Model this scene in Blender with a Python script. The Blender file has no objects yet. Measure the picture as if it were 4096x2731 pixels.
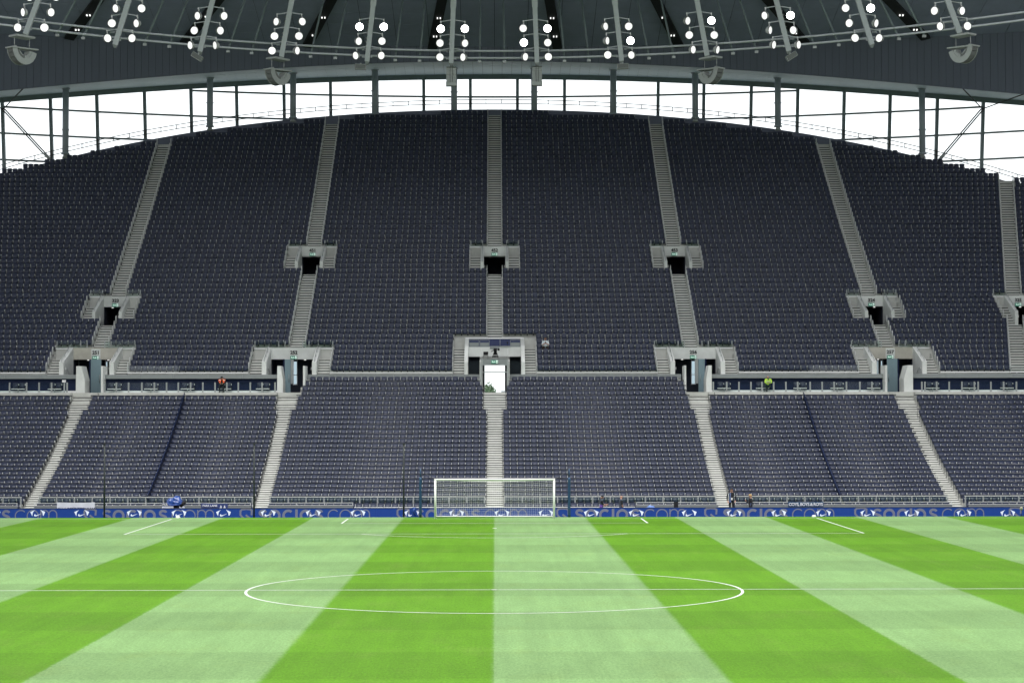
import bpy, bmesh, math, random
import numpy as np
from mathutils import Vector, Matrix
R = math.radians
random.seed(7)
rng = np.random.default_rng(7)
scene = bpy.context.scene
col = scene.collection

# ------------------------------------------------------------------ camera
F_PX = 8249.5                      # focal length in pixels of the 4096 px wide photograph
TILT, YAW, ROLL = 0.0355882, 0.0082218, -0.0012259
CAM = Vector((0.0323, 0.0, 6.4685))
_fh = Vector((math.sin(YAW), math.cos(YAW), 0))
_r0 = Vector((math.cos(YAW), -math.sin(YAW), 0))
_fw = _fh*math.cos(TILT) + Vector((0, 0, math.sin(TILT)))
_u0 = -_fh*math.sin(TILT) + Vector((0, 0, math.cos(TILT)))
_rt = _r0*math.cos(ROLL) + _u0*math.sin(ROLL)
_up = -_r0*math.sin(ROLL) + _u0*math.cos(ROLL)
cam_d = bpy.data.cameras.new('camera')
cam_d.sensor_width = 36.0
cam_d.lens = F_PX/4096*36
cam_d.clip_start = 0.5
cam_d.clip_end = 6000
cam = bpy.data.objects.new('camera', cam_d)
cam.matrix_world = Matrix(((_rt.x, _up.x, -_fw.x, CAM.x), (_rt.y, _up.y, -_fw.y, CAM.y),
                           (_rt.z, _up.z, -_fw.z, CAM.z), (0, 0, 0, 1)))
col.objects.link(cam)
scene.camera = cam

def at(u, v, Y):
    """photo pixel + distance of the thing it lies on -> world point (X, Y, Z); Y is metres from the camera"""
    d = _fw + _rt*((u-2048)/F_PX) - _up*((v-1365.5)/F_PX)
    return CAM + d*(Y/d.y)

# ------------------------------------------------------------------ world, sun, exposure
SUN_EL, SUN_ROT = R(72), R(195)
world = bpy.data.worlds.new('World')
scene.world = world
world.use_nodes = True
wn = world.node_tree.nodes
wl = world.node_tree.links
wn.clear()
sky = wn.new('ShaderNodeTexSky')
sky.sky_type = 'NISHITA'
sky.sun_disc = False
sky.sun_elevation = SUN_EL
sky.sun_rotation = SUN_ROT
sky.dust_density = 2.0
sky.air_density = 1.0
hs = wn.new('ShaderNodeHueSaturation')
hs.inputs['Saturation'].default_value = 0.16      # overcast: the cloud layer takes the blue out
bg = wn.new('ShaderNodeBackground')
bg.inputs['Strength'].default_value = 0.15
wo = wn.new('ShaderNodeOutputWorld')
wl.new(sky.outputs[0], hs.inputs['Color'])
ov = wn.new('ShaderNodeMix')                       # even white cloud layer over the clear sky
ov.data_type = 'RGBA'
ov.inputs['Factor'].default_value = 0.72
ov.inputs['B'].default_value = (5.2, 5.3, 5.4, 1)
wl.new(hs.outputs[0], ov.inputs['A'])
wl.new(ov.outputs['Result'], bg.inputs[0])
wl.new(bg.outputs[0], wo.inputs[0])
sun_d = bpy.data.lights.new('sun', 'SUN')
sun_d.energy = 1.5
sun_d.angle = R(40)
sun_d.color = (1.0, 0.97, 0.93)
sun = bpy.data.objects.new('sun', sun_d)
_sd = Vector((math.sin(SUN_ROT)*math.cos(SUN_EL), math.cos(SUN_ROT)*math.cos(SUN_EL), math.sin(SUN_EL)))
sun.rotation_euler = _sd.to_track_quat('Z', 'Y').to_euler()
col.objects.link(sun)
vs = scene.view_settings
vs.view_transform = 'Standard'
vs.look = 'None'
vs.gamma = 1.0
vs.use_curve_mapping = False
vs.exposure = 1.3
scene.cycles.max_bounces = 6
scene.cycles.diffuse_bounces = 4
scene.cycles.glossy_bounces = 3
scene.cycles.transparent_max_bounces = 24
scene.cycles.sample_clamp_indirect = 4.0
scene.cycles.caustics_reflective = False
scene.cycles.caustics_refractive = False
scene.cycles.use_denoising = True

# ------------------------------------------------------------------ materials
M = {}
def mat(name, color, rough=0.7, var=0.12, scale=3.0, metal=0.0, spec=0.4, stretch=(1, 1, 1), bump=0.0, var2=0.0, emit=0.0):
    m = bpy.data.materials.new(name)
    m.use_nodes = True
    nt = m.node_tree
    b = nt.nodes['Principled BSDF']
    b.inputs['Roughness'].default_value = rough
    b.inputs['Metallic'].default_value = metal
    b.inputs['Specular IOR Level'].default_value = spec
    c4 = (*color, 1)
    geo = nt.nodes.new('ShaderNodeNewGeometry')
    mp = nt.nodes.new('ShaderNodeMapping')
    mp.inputs['Scale'].default_value = stretch
    nt.links.new(geo.outputs['Position'], mp.inputs['Vector'])
    nz = nt.nodes.new('ShaderNodeTexNoise')
    nz.inputs['Scale'].default_value = scale
    nz.inputs['Detail'].default_value = 6
    nz.inputs['Roughness'].default_value = 0.65
    nt.links.new(mp.outputs[0], nz.inputs['Vector'])
    mr = nt.nodes.new('ShaderNodeMapRange')
    mr.inputs['From Min'].default_value = 0.25
    mr.inputs['From Max'].default_value = 0.75
    mr.inputs['To Min'].default_value = 1-var
    mr.inputs['To Max'].default_value = 1+var
    nt.links.new(nz.outputs['Fac'], mr.inputs['Value'])
    fac = mr.outputs[0]
    if var2:
        n2 = nt.nodes.new('ShaderNodeTexNoise')
        n2.inputs['Scale'].default_value = scale*0.17
        n2.inputs['Detail'].default_value = 3
        nt.links.new(mp.outputs[0], n2.inputs['Vector'])
        m2 = nt.nodes.new('ShaderNodeMapRange')
        m2.inputs['From Min'].default_value = 0.3
        m2.inputs['From Max'].default_value = 0.7
        m2.inputs['To Min'].default_value = 1-var2
        m2.inputs['To Max'].default_value = 1+var2*0.6
        nt.links.new(n2.outputs['Fac'], m2.inputs['Value'])
        mu = nt.nodes.new('ShaderNodeMath')
        mu.operation = 'MULTIPLY'
        nt.links.new(fac, mu.inputs[0])
        nt.links.new(m2.outputs[0], mu.inputs[1])
        fac = mu.outputs[0]
    mix = nt.nodes.new('ShaderNodeVectorMath')
    mix.operation = 'SCALE'
    mix.inputs[0].default_value = color
    nt.links.new(fac, mix.inputs['Scale'])
    nt.links.new(mix.outputs[0], b.inputs['Base Color'])
    if bump:
        bp = nt.nodes.new('ShaderNodeBump')
        bp.inputs['Strength'].default_value = bump
        bp.inputs['Distance'].default_value = 0.02
        nt.links.new(nz.outputs['Fac'], bp.inputs['Height'])
        nt.links.new(bp.outputs[0], b.inputs['Normal'])
    if emit:
        b.inputs['Emission Color'].default_value = c4
        b.inputs['Emission Strength'].default_value = emit
    M[name] = m
    return m

mat('concrete', (0.52, 0.525, 0.50), 0.85, 0.10, 2.2, var2=0.14, bump=0.1)
mat('concrete_pale', (0.70, 0.715, 0.70), 0.8, 0.08, 1.6, var2=0.16, bump=0.08)
mat('concrete_stained', (0.52, 0.50, 0.44), 0.85, 0.12, 1.8, var2=0.22)
mat('step_concrete', (0.56, 0.57, 0.545), 0.85, 0.14, 3.5, var2=0.15)
mat('step_nosing', (0.74, 0.74, 0.70), 0.7, 0.06, 5)
mat('step_dark_band', (0.03, 0.032, 0.034), 0.9, 0.1, 4)  # flat dark band across each riser, below the pale nosing
mat('seat_bracket', (0.60, 0.61, 0.61), 0.6, 0.05)
mat('seat_dark', (0.02, 0.022, 0.027), 0.7, 0.05)
mat('rail_navy', (0.020, 0.023, 0.036), 0.35, 0.05, spec=0.7)
mat('steel_grey', (0.36, 0.38, 0.385), 0.45, 0.06, metal=0.25)
mat('steel_pale', (0.62, 0.63, 0.63), 0.4, 0.05, metal=0.2)
mat('white_paint', (0.84, 0.84, 0.85), 0.5, 0.03)
mat('line_paint', (0.56, 0.60, 0.55), 0.8, 0.25, 5.0)
mat('panel_grey', (0.245, 0.265, 0.27), 0.55, 0.05, 1.2)
mat('navy_wall', (0.010, 0.018, 0.055), 0.6, 0.08, 1.0, spec=0.2)
mat('navy_panel', (0.033, 0.046, 0.125), 0.5, 0.05, 1.0)
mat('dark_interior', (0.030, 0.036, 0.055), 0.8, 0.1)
mat('black_cloth', (0.012, 0.012, 0.014), 0.8, 0.2, 6)
mat('roof_ceiling', (0.35, 0.39, 0.52), 0.6, 0.08, 0.9, var2=0.08)
mat('roof_fascia', (0.15, 0.168, 0.225), 0.65, 0.07, 0.8, stretch=(1, 1, 0.2))
mat('roof_soffit', (0.68, 0.80, 0.88), 0.55, 0.05, 0.8, spec=0.3)
mat('roof_dark', (0.02, 0.023, 0.025), 0.8, 0.1)
mat('roof_deck', (0.3, 0.31, 0.31), 0.8, 0.1)
mat('facade_steel', (0.17, 0.21, 0.22), 0.5, 0.06)
mat('column_steel', (0.33, 0.37, 0.42), 0.5, 0.06)
mat('mast_steel', (0.54, 0.56, 0.61), 0.5, 0.05)
mat('cable', (0.05, 0.055, 0.055), 0.5, 0.05)
mat('speaker_grey', (0.38, 0.40, 0.40), 0.6, 0.08)
mat('speaker_dark', (0.16, 0.17, 0.17), 0.7, 0.08)
mat('led_blue', (0.006, 0.034, 0.185), 0.5, 0.05, 2.0, emit=0.22)
mat('led_grey', (0.165, 0.175, 0.25), 0.6, 0.10, 30, emit=0.05)
mat('led_white', (0.70, 0.76, 0.88), 0.5, 0.02, emit=0.12)
mat('board_back', (0.03, 0.03, 0.035), 0.7)
mat('post_blue', (0.017, 0.055, 0.12), 0.4, 0.12, 5)
mat('pole_black', (0.02, 0.027, 0.027), 0.5)
mat('tarp_blue', (0.018, 0.060, 0.26), 0.3, 0.15, 4, spec=0.6)
mat('cloth_blue', (0.14, 0.23, 0.52), 0.7, 0.15, 6)
mat('banner_blue', (0.035, 0.055, 0.18), 0.75, 0.12, 5)
mat('banner_teal', (0.03, 0.075, 0.15), 0.75, 0.12, 5)
mat('banner_white', (0.74, 0.76, 0.82), 0.75, 0.06, 3)
mat('number_black', (0.015, 0.018, 0.022), 0.6)
mat('sign_green', (0.0, 0.145, 0.085), 0.4, 0.03, emit=0.25)
mat('sign_white', (0.75, 0.85, 0.8), 0.4, 0.0, emit=0.25)
mat('door_blue', (0.21, 0.30, 0.335), 0.4, 0.10, 1.2, stretch=(1, 1, 0.3))
mat('door_glass_dark', (0.022, 0.030, 0.036), 0.12, 0.05, spec=0.6)
mat('net_cord', (0.78, 0.79, 0.78), 0.7)
mat('track', (0.10, 0.12, 0.11), 0.9, 0.15, 3)
mat('ground_earth', (0.20, 0.20, 0.19), 0.95, 0.15, 0.2)
mat('skin', (0.48, 0.27, 0.20), 0.55, 0.05)
mat('hair_dark', (0.02, 0.015, 0.012), 0.7)
mat('hair_blond', (0.45, 0.29, 0.12), 0.7, 0.25, 30)
mat('cloth_black', (0.014, 0.015, 0.018), 0.85, 0.2, 12)
mat('cloth_charcoal', (0.06, 0.075, 0.10), 0.85, 0.15, 12)
mat('cloth_white', (0.62, 0.68, 0.73), 0.85, 0.10, 12)
mat('cloth_brown', (0.035, 0.018, 0.016), 0.85, 0.15, 12)
mat('cloth_green', (0.004, 0.10, 0.075), 0.8, 0.1, 12)
mat('cloth_purple', (0.17, 0.08, 0.40), 0.8, 0.1, 12)
mat('scarf_stripe', (0.10, 0.14, 0.28), 0.85, 0.5, 14)
mat('hivis_orange', (0.95, 0.16, 0.05), 0.7, 0.1, 12)
mat('hivis_yellow', (0.58, 0.85, 0.10), 0.7, 0.1, 12)
mat('hivis_strip', (0.80, 0.80, 0.72), 0.5, 0.05)
mat('bark', (0.08, 0.065, 0.05), 0.9, 0.2)
mat('far_building', (0.45, 0.45, 0.46), 0.8, 0.1)
mat('window_dark', (0.05, 0.06, 0.07), 0.3)
mat('leaf_green', (0.10, 0.16, 0.085), 0.7, 0.35, 2.0)
mat('plastic_white', (0.82, 0.83, 0.82), 0.35, 0.02)
mat('mic_fur', (0.34, 0.32, 0.25), 0.95, 0.4, 40)

def seat_material():
    m = bpy.data.materials.new('seat_navy')
    m.use_nodes = True
    nt = m.node_tree
    b = nt.nodes['Principled BSDF']
    b.inputs['Roughness'].default_value = 0.42
    b.inputs['Specular IOR Level'].default_value = 0.45
    at_ = nt.nodes.new('ShaderNodeAttribute')
    at_.attribute_name = 'tint'
    info = nt.nodes.new('ShaderNodeNewGeometry')
    nz = nt.nodes.new('ShaderNodeTexNoise')
    nz.inputs['Scale'].default_value = 9.0
    nt.links.new(info.outputs['Position'], nz.inputs['Vector'])
    mr = nt.nodes.new('ShaderNodeMapRange')
    mr.inputs['To Min'].default_value = 0.82
    mr.inputs['To Max'].default_value = 1.18
    nt.links.new(nz.outputs['Fac'], mr.inputs['Value'])
    ad = nt.nodes.new('ShaderNodeMath')
    ad.operation = 'ADD'
    nt.links.new(mr.outputs[0], ad.inputs[0])
    nt.links.new(at_.outputs['Fac'], ad.inputs[1])
    sc = nt.nodes.new('ShaderNodeVectorMath')
    sc.operation = 'SCALE'
    sc.inputs[0].default_value = (0.0152, 0.0222, 0.0520)
    nt.links.new(ad.outputs[0], sc.inputs['Scale'])
    nt.links.new(sc.outputs[0], b.inputs['Base Color'])
    M['seat_navy'] = m
seat_material()

def glass_material(name, tint, gloss, rough=0.03):
    m = bpy.data.materials.new(name)
    m.use_nodes = True
    nt = m.node_tree
    nt.nodes.clear()
    o = nt.nodes.new('ShaderNodeOutputMaterial')
    t = nt.nodes.new('ShaderNodeBsdfTransparent')
    t.inputs[0].default_value = (*tint, 1)
    g = nt.nodes.new('ShaderNodeBsdfGlossy')
    g.inputs['Roughness'].default_value = rough
    g.inputs['Color'].default_value = (0.9, 0.95, 0.95, 1)
    x = nt.nodes.new('ShaderNodeMixShader')
    x.inputs[0].default_value = gloss
    nt.links.new(t.outputs[0], x.inputs[1])
    nt.links.new(g.outputs[0], x.inputs[2])
    nt.links.new(x.outputs[0], o.inputs[0])
    M[name] = m
glass_material('glass_clear', (0.97, 0.99, 0.99), 0.02)
glass_material('glass_glazing', (0.88, 0.91, 0.91), 0.02)
glass_material('glass_tinted', (0.30, 0.38, 0.42), 0.02)
glass_material('glass_barrier', (0.89, 0.945, 0.925), 0.012, 0.1)

def lens_material(name, strength):
    m = bpy.data.materials.new(name)
    m.use_nodes = True
    b = m.node_tree.nodes['Principled BSDF']
    b.inputs['Base Color'].default_value = (0.8, 0.82, 0.82, 1)
    b.inputs['Emission Color'].default_value = (1.0, 1.0, 0.97, 1)
    b.inputs['Emission Strength'].default_value = strength
    M[name] = m
lens_material('lens_lit', 0.32)
lens_material('lens_bright', 8.0)
lens_material('lamp_small', 0.6)
lens_material('downlight_glow', 0.35)

def grass_material():
    m = bpy.data.materials.new('turf')
    m.use_nodes = True
    nt = m.node_tree
    N, L = nt.nodes, nt.links
    b = N['Principled BSDF']
    b.inputs['Roughness'].default_value = 0.8
    b.inputs['Specular IOR Level'].default_value = 0.15
    geo = N.new('ShaderNodeNewGeometry')
    sep = N.new('ShaderNodeSeparateXYZ')
    L.new(geo.outputs['Position'], sep.inputs[0])
    def math_(op, a, bb=None, c=None):
        n = N.new('ShaderNodeMath')
        n.operation = op
        for k, x in enumerate((a, bb, c)):
            if x is None:
                continue
            if isinstance(x, (int, float)):
                n.inputs[k].default_value = x
            else:
                L.new(x, n.inputs[k])
        return n.outputs[0]
    def noise(scale, stretch, detail=4, rough=0.6):
        mp = N.new('ShaderNodeMapping')
        mp.inputs['Scale'].default_value = stretch
        L.new(geo.outputs['Position'], mp.inputs['Vector'])
        n = N.new('ShaderNodeTexNoise')
        n.inputs['Scale'].default_value = scale
        n.inputs['Detail'].default_value = detail
        n.inputs['Roughness'].default_value = rough
        L.new(mp.outputs[0], n.inputs['Vector'])
        return n.outputs['Fac']
    # mowing stripes along the pitch, 5.72 m wide, with a slightly wandering edge; blade sheen is put into the base colour
    wob = math_('MULTIPLY', math_('SUBTRACT', noise(7.0, (1, 0.5, 1), 3), 0.5), 0.22)
    x2 = math_('DIVIDE', math_('ADD', sep.outputs['X'], wob), 11.44)
    fr = math_('FRACT', math_('ADD', x2, 100.0))
    tri = math_('SUBTRACT', math_('ABSOLUTE', math_('SUBTRACT', fr, 0.25)), 0.25)
    tri2 = math_('SUBTRACT', math_('ABSOLUTE', math_('SUBTRACT', fr, 0.75)), 0.25)   # <0 in the dark half
    stripe = N.new('ShaderNodeMapRange')
    stripe.interpolation_type = 'SMOOTHSTEP'
    stripe.inputs['From Min'].default_value = -0.011
    stripe.inputs['From Max'].default_value = 0.011
    L.new(tri2, stripe.inputs['Value'])
    # fainter cross cut
    y2 = math_('FRACT', math_('ADD', math_('DIVIDE', math_('ADD', math_('SUBTRACT', sep.outputs['Y'], 129.26), wob), 11.6), 100.0))
    c2 = math_('SUBTRACT', math_('ABSOLUTE', math_('SUBTRACT', y2, 0.5)), 0.25)
    cross = N.new('ShaderNodeMapRange')
    cross.interpolation_type = 'SMOOTHSTEP'
    cross.inputs['From Min'].default_value = -0.02
    cross.inputs['From Max'].default_value = 0.02
    cross.inputs['To Min'].default_value = 0.915
    cross.inputs['To Max'].default_value = 1.055
    L.new(c2, cross.inputs['Value'])
    mixc = N.new('ShaderNodeMix')
    mixc.data_type = 'RGBA'
    mixc.inputs['A'].default_value = (0.081, 0.205, 0.0095, 1)
    mixc.inputs['B'].default_value = (0.160, 0.276, 0.106, 1)
    L.new(stripe.outputs[0], mixc.inputs['Factor'])
    fine = noise(9.0, (1.6, 0.42, 1), 7, 0.8)
    mid = noise(1.1, (1.0, 0.22, 1), 5, 0.65)
    big = noise(0.07, (1, 1, 1), 3)
    f1 = math_('MULTIPLY_ADD', fine, 1.6, 0.2)
    streak = noise(2.2, (1.0, 0.025, 1), 4, 0.7)
    f4 = math_('MULTIPLY_ADD', streak, 0.34, 0.83)
    f2 = math_('MULTIPLY_ADD', mid, 0.40, 0.80)
    f3 = math_('MULTIPLY', math_('MULTIPLY_ADD', big, 0.34, 0.83), f4)
    tot = math_('MULTIPLY', math_('MULTIPLY', f1, f2), math_('MULTIPLY', f3, cross.outputs[0]))
    # yellowish thin patches, stronger inside the penalty area
    patch = N.new('ShaderNodeMapRange')
    patch.inputs['From Min'].default_value = 0.52
    patch.inputs['From Max'].default_value = 0.80
    patch.inputs['To Max'].default_value = 0.30
    L.new(noise(0.55, (1, 0.5, 1), 6, 0.7), patch.inputs['Value'])
    mixp = N.new('ShaderNodeMix')
    mixp.data_type = 'RGBA'
    L.new(patch.outputs[0], mixp.inputs['Factor'])
    L.new(mixc.outputs['Result'], mixp.inputs['A'])
    mixp.inputs['B'].default_value = (0.165, 0.225, 0.055, 1)
    sc = N.new('ShaderNodeVectorMath')
    sc.operation = 'SCALE'
    L.new(mixp.outputs['Result'], sc.inputs[0])
    L.new(tot, sc.inputs['Scale'])
    L.new(sc.outputs[0], b.inputs['Base Color'])
    bp = N.new('ShaderNodeBump')
    bp.inputs['Strength'].default_value = 0.35
    bp.inputs['Distance'].default_value = 0.03
    L.new(fine, bp.inputs['Height'])
    L.new(bp.outputs[0], b.inputs['Normal'])
    M['turf'] = m
grass_material()

# ------------------------------------------------------------------ mesh helpers
class MB:
    def __init__(self):
        self.v, self.f, self.m, self.s = [], [], [], []
    def add(self, vs_, fs, mi=0, smooth=False):
        o = len(self.v)
        self.v += [tuple(p) for p in vs_]
        for q in fs:
            self.f.append([o+i for i in q])
            self.m.append(mi)
            self.s.append(smooth)
        return self
    def box(self, x0, x1, y0, y1, z0, z1, mi=0):
        return self.add([(x0, y0, z0), (x1, y0, z0), (x1, y1, z0), (x0, y1, z0), (x0, y0, z1), (x1, y0, z1), (x1, y1, z1), (x0, y1, z1)],
                        [(3, 2, 1, 0), (4, 5, 6, 7), (0, 1, 5, 4), (1, 2, 6, 5), (2, 3, 7, 6), (3, 0, 4, 7)], mi)
    def hexa(self, p, mi=0):
        return self.add(p, [(3, 2, 1, 0), (4, 5, 6, 7), (0, 1, 5, 4), (1, 2, 6, 5), (2, 3, 7, 6), (3, 0, 4, 7)], mi)
    def tube(self, pts, r, n=6, mi=0, cap=True):
        pts = [Vector(p) for p in pts]
        rs = r if isinstance(r, (list, tuple)) else [r]*len(pts)
        rings = []
        ref = None
        for i, p in enumerate(pts):
            d = (pts[min(i+1, len(pts)-1)]-pts[max(i-1, 0)]).normalized()
            if ref is None:
                ref = Vector((0, 0, 1)) if abs(d.z) < 0.9 else Vector((1, 0, 0))
            a = d.cross(ref).normalized()
            b = a.cross(d).normalized()
            ref = b
            rings.append([p+(a*math.cos(2*math.pi*k/n)+b*math.sin(2*math.pi*k/n))*rs[i] for k in range(n)])
        vs_ = [q for rg in rings for q in rg]
        fs = []
        for i in range(len(pts)-1):
            for k in range(n):
                fs.append((i*n+k, i*n+(k+1) % n, (i+1)*n+(k+1) % n, (i+1)*n+k))
        if cap:
            fs.append(tuple(range(n-1, -1, -1)))
            fs.append(tuple(range((len(pts)-1)*n, len(pts)*n)))
        return self.add(vs_, fs, mi, n > 4)
    def bar(self, p, q, w, h, mi=0, side=None):
        """rectangular bar from p to q; w along side, h across"""
        p, q = Vector(p), Vector(q)
        d = (q-p).normalized()
        s = Vector(side) if side else Vector((1, 0, 0))
        s = (s-d*s.dot(d)).normalized()
        t = d.cross(s).normalized()
        c = []
        for e in (p, q):
            for a, b in ((-1, -1), (1, -1), (1, 1), (-1, 1)):
                c.append(e+s*(a*w/2)+t*(b*h/2))
        return self.add(c, [(3, 2, 1, 0), (4, 5, 6, 7), (0, 1, 5, 4), (1, 2, 6, 5), (2, 3, 7, 6), (3, 0, 4, 7)], mi)
    def plate(self, outline, y0, y1, mi=0):
        """outline in (x,z), extruded from y0 (front) to y1"""
        n = len(outline)
        vs_ = [(x, y0, z) for x, z in outline]+[(x, y1, z) for x, z in outline]
        fs = [tuple(range(n)), tuple(range(2*n-1, n-1, -1))]
        for k in range(n):
            fs.append((k, (k+1) % n, n+(k+1) % n, n+k)[::-1])
        return self.add(vs_, fs, mi)
    def mesh(self, name, mats):
        me = bpy.data.meshes.new(name)
        me.from_pydata(self.v, [], self.f)
        for mm in ([mats] if isinstance(mats, str) else mats):
            me.materials.append(M[mm])
        if any(self.m):
            me.polygons.foreach_set('material_index', self.m)
        if any(self.s):
            me.polygons.foreach_set('use_smooth', self.s)
        me.update()
        return me
    def build(self, name, mats, parent=None, loc=None, rotz=0):
        return inst(name, self.mesh(name, mats), parent, loc, rotz)

def inst(name, me, parent=None, loc=None, rotz=0, scale=None):
    o = bpy.data.objects.new(name, me)
    col.objects.link(o)
    if parent is not None:
        o.parent = parent
    if loc is not None:
        o.location = loc
    if rotz:
        o.rotation_euler = (0, 0, rotz)
    if scale is not None:
        o.scale = scale
    return o

def tag(o, label, cat, group=None, kind=None):
    if label:
        o['label'] = label
    if cat:
        o['category'] = cat
    if group:
        o['group'] = group
    if kind:
        o['kind'] = kind
    return o

def thing(name, label, cat, loc=(0, 0, 0), rotz=0, group=None):
    o = bpy.data.objects.new(name, None)
    o.empty_display_size = 0.2
    col.objects.link(o)
    o.location = loc
    o.rotation_euler = (0, 0, rotz)
    return tag(o, label, cat, group)

def struct(name, mb, m, parent=None):
    o = mb.build(name, m, parent)
    if parent is None:
        o['kind'] = 'structure'
    return o

def text_mesh(s, size, mat_name, bold=0.0, depth=0.004, spacing=1.0):
    cu = bpy.data.curves.new('txt', 'FONT')
    cu.body = s
    cu.size = size
    cu.offset = bold
    cu.extrude = depth
    cu.align_x = 'CENTER'
    cu.align_y = 'CENTER'
    cu.space_character = spacing
    cu.resolution_u = 3
    ob = bpy.data.objects.new('txt', cu)
    col.objects.link(ob)
    dg = bpy.context.evaluated_depsgraph_get()
    me = bpy.data.meshes.new_from_object(ob.evaluated_get(dg))
    bpy.data.objects.remove(ob)
    bpy.data.curves.remove(cu)
    n = len(me.vertices)
    c = np.zeros(n*3, dtype=np.float32)
    me.vertices.foreach_get('co', c)
    c = c.reshape(-1, 3)
    c = np.stack([c[:, 0], -c[:, 2], c[:, 1]], 1)     # stand it up facing the camera side (-Y)
    me.vertices.foreach_set('co', c.ravel())
    me.materials.clear()
    me.materials.append(M[mat_name])
    me.update()
    return me

# ================================================================== the setting: ground, track, pitch
GL = 129.26                     # goal line
PC = GL-52.5                    # halfway line
LIP = GL+1.95                   # raised turf ends here, the service track behind it is lower
g = MB()
g.add([(-3000, -3000, -1.2), (3000, -3000, -1.2), (3000, 3000, -1.2), (-3000, 3000, -1.2)], [(0, 1, 2, 3)])
struct('ground', g, 'ground_earth')
g = MB().box(-60, 60, -6, 142, -1.1, -0.52)
struct('service_track', g, 'track')
g = MB()
xs = [-39+78*i/26 for i in range(27)]
ys = [GL-105-1.95+i*(105+3.9)/36 for i in range(37)]
vs_, fs = [], []
for y in ys:
    for x in xs:
        vs_.append((x, y, 0.0))
for j in range(36):
    for i in range(26):
        a = j*27+i
        fs.append((a, a+1, a+28, a+27))
g.add(vs_, fs)
g.add([(-39, LIP, 0), (39, LIP, 0), (39, LIP+0.06, -0.5), (-39, LIP+0.06, -0.5)], [(1, 0, 3, 2)])
g.add([(-39, ys[0], 0), (39, ys[0], 0), (39, ys[0], -0.5), (-39, ys[0], -0.5)], [(0, 1, 2, 3)])
g.add([(-39, ys[0], 0), (-39, LIP, 0), (-39, LIP, -0.5), (-39, ys[0], -0.5)], [(1, 0, 3, 2)])
g.add([(39, ys[0], 0), (39, LIP, 0), (39, LIP, -0.5), (39, ys[0], -0.5)], [(0, 1, 2, 3)])
pitch = struct('pitch', g, 'turf')

LW = 0.105
def line(name, pts, closed=False, w=LW):
    pts = [Vector((p[0], p[1], 0)) for p in pts]
    n = len(pts)
    L_, R_ = [], []
    for i in range(n):
        a = pts[(i-1) % n] if (closed or i > 0) else pts[i]
        b = pts[(i+1) % n] if (closed or i < n-1) else pts[i]
        if not closed and 0 < i < n-1:
            d1, d2 = (pts[i]-a).normalized(), (b-pts[i]).normalized()
        else:
            d1 = d2 = (b-a).normalized()
        n1, n2 = Vector((-d1.y, d1.x, 0)), Vector((-d2.y, d2.x, 0))
        nn = (n1+n2).normalized()
        k = w/2/max(0.3, nn.dot(n1))
        L_.append(pts[i]+nn*k)
        R_.append(pts[i]-nn*k)
    v = [(p.x, p.y, 0.006) for p in L_+R_]
    fs = [(i, n+i, n+(i+1) % n, (i+1) % n) for i in range(n if closed else n-1)]
    o = MB().add(v, fs).build(name, 'line_paint', pitch)
    return o
for gy, s in ((GL, -1), (GL-105, 1)):
    line('goal_line', [(-34, gy), (34, gy)])
    line('penalty_area_line', [(-20.16, gy), (-20.16, gy+s*16.5), (20.16, gy+s*16.5), (20.16, gy)])
    line('goal_area_line', [(-9.16, gy), (-9.16, gy+s*5.5), (9.16, gy+s*5.5), (9.16, gy)])
    a0 = math.acos(5.5/9.15)
    line('penalty_arc', [(9.15*math.sin(t), gy+s*(11+9.15*math.cos(t))) for t in [(-a0+2*a0*i/24) for i in range(25)]])
    MB().add([(0.14*math.cos(t), gy+s*11+0.14*math.sin(t), 0.006) for t in [k*math.pi/5 for k in range(10)]], [tuple(range(10))]).build('penalty_spot', 'white_paint', pitch)
for sx in (-1, 1):
    line('touch_line', [(sx*34, GL-105), (sx*34, GL)])
line('halfway_line', [(-34, PC), (34, PC)])
line('centre_circle', [(9.15*math.cos(2*math.pi*i/96), PC+9.15*math.sin(2*math.pi*i/96)) for i in range(96)], True)
MB().add([(0.14*math.cos(t), PC+0.14*math.sin(t), 0.006) for t in [k*math.pi/5 for k in range(10)]], [tuple(range(10))]).build('centre_spot', 'white_paint', pitch)

# ================================================================== rows of the stand
SEAT_H, SEAT_W = 0.80, 0.48
LOW_N, UP_N = 28, 54
LOW_D = [137.3]+[138.35+0.735*(j-1) for j in range(1, LOW_N)]
UP_D = [158.6+0.74*i for i in range(UP_N+1)]
_lv = np.interp(range(LOW_N), [0, 1, 2, 11, 16, 27], [2011.6, 1987, 1968.4, 1810.6, 1717, 1506.5])
LOW_Z = [at(1700, _lv[j], LOW_D[j]+0.14).z-SEAT_H for j in range(LOW_N)]
UP_Z = [at(1700, 1459.3-21.02*i+0.0345*i*i, UP_D[i]+0.14).z-SEAT_H for i in range(UP_N+1)]
LOW_F = [d-0.45 for d in LOW_D]+[LOW_D[-1]+0.30]
UP_F = [d-0.45 for d in UP_D]
FLOOR = at(1978, 1568, 155.2).z                        # platform and exit level
KB = 0.0048
def back_y(x): return 199.3-KB*x*x                     # back wall of the stand, an arc in plan
def row_xmax(i):
    s = back_y(0)-1.05-(UP_D[i]+0.3)
    return min(60.0, math.sqrt(max(s, 0.0)/KB)) if s > 0 else 0.0
LOW_AISLES = [(-46.4, 0.5, 0.77), (-30.95, 0.5, 0.77), (-15.55, 0.5, 0.77), (0.0, 0.58, 0.86), (15.32, 0.5, 0.77), (30.85, 0.5, 0.77), (46.4, 0.5, 0.77)]
def low_half(k, j): return LOW_AISLES[k][1] if j < 21 else LOW_AISLES[k][2]
UP_AISLES = [(-40.5, -0.22), (-30.92, 0.0), (-15.5, 0.0), (0.0, 0.0), (15.38, 0.0), (30.82, 0.0), (40.5, 0.22)]
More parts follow.
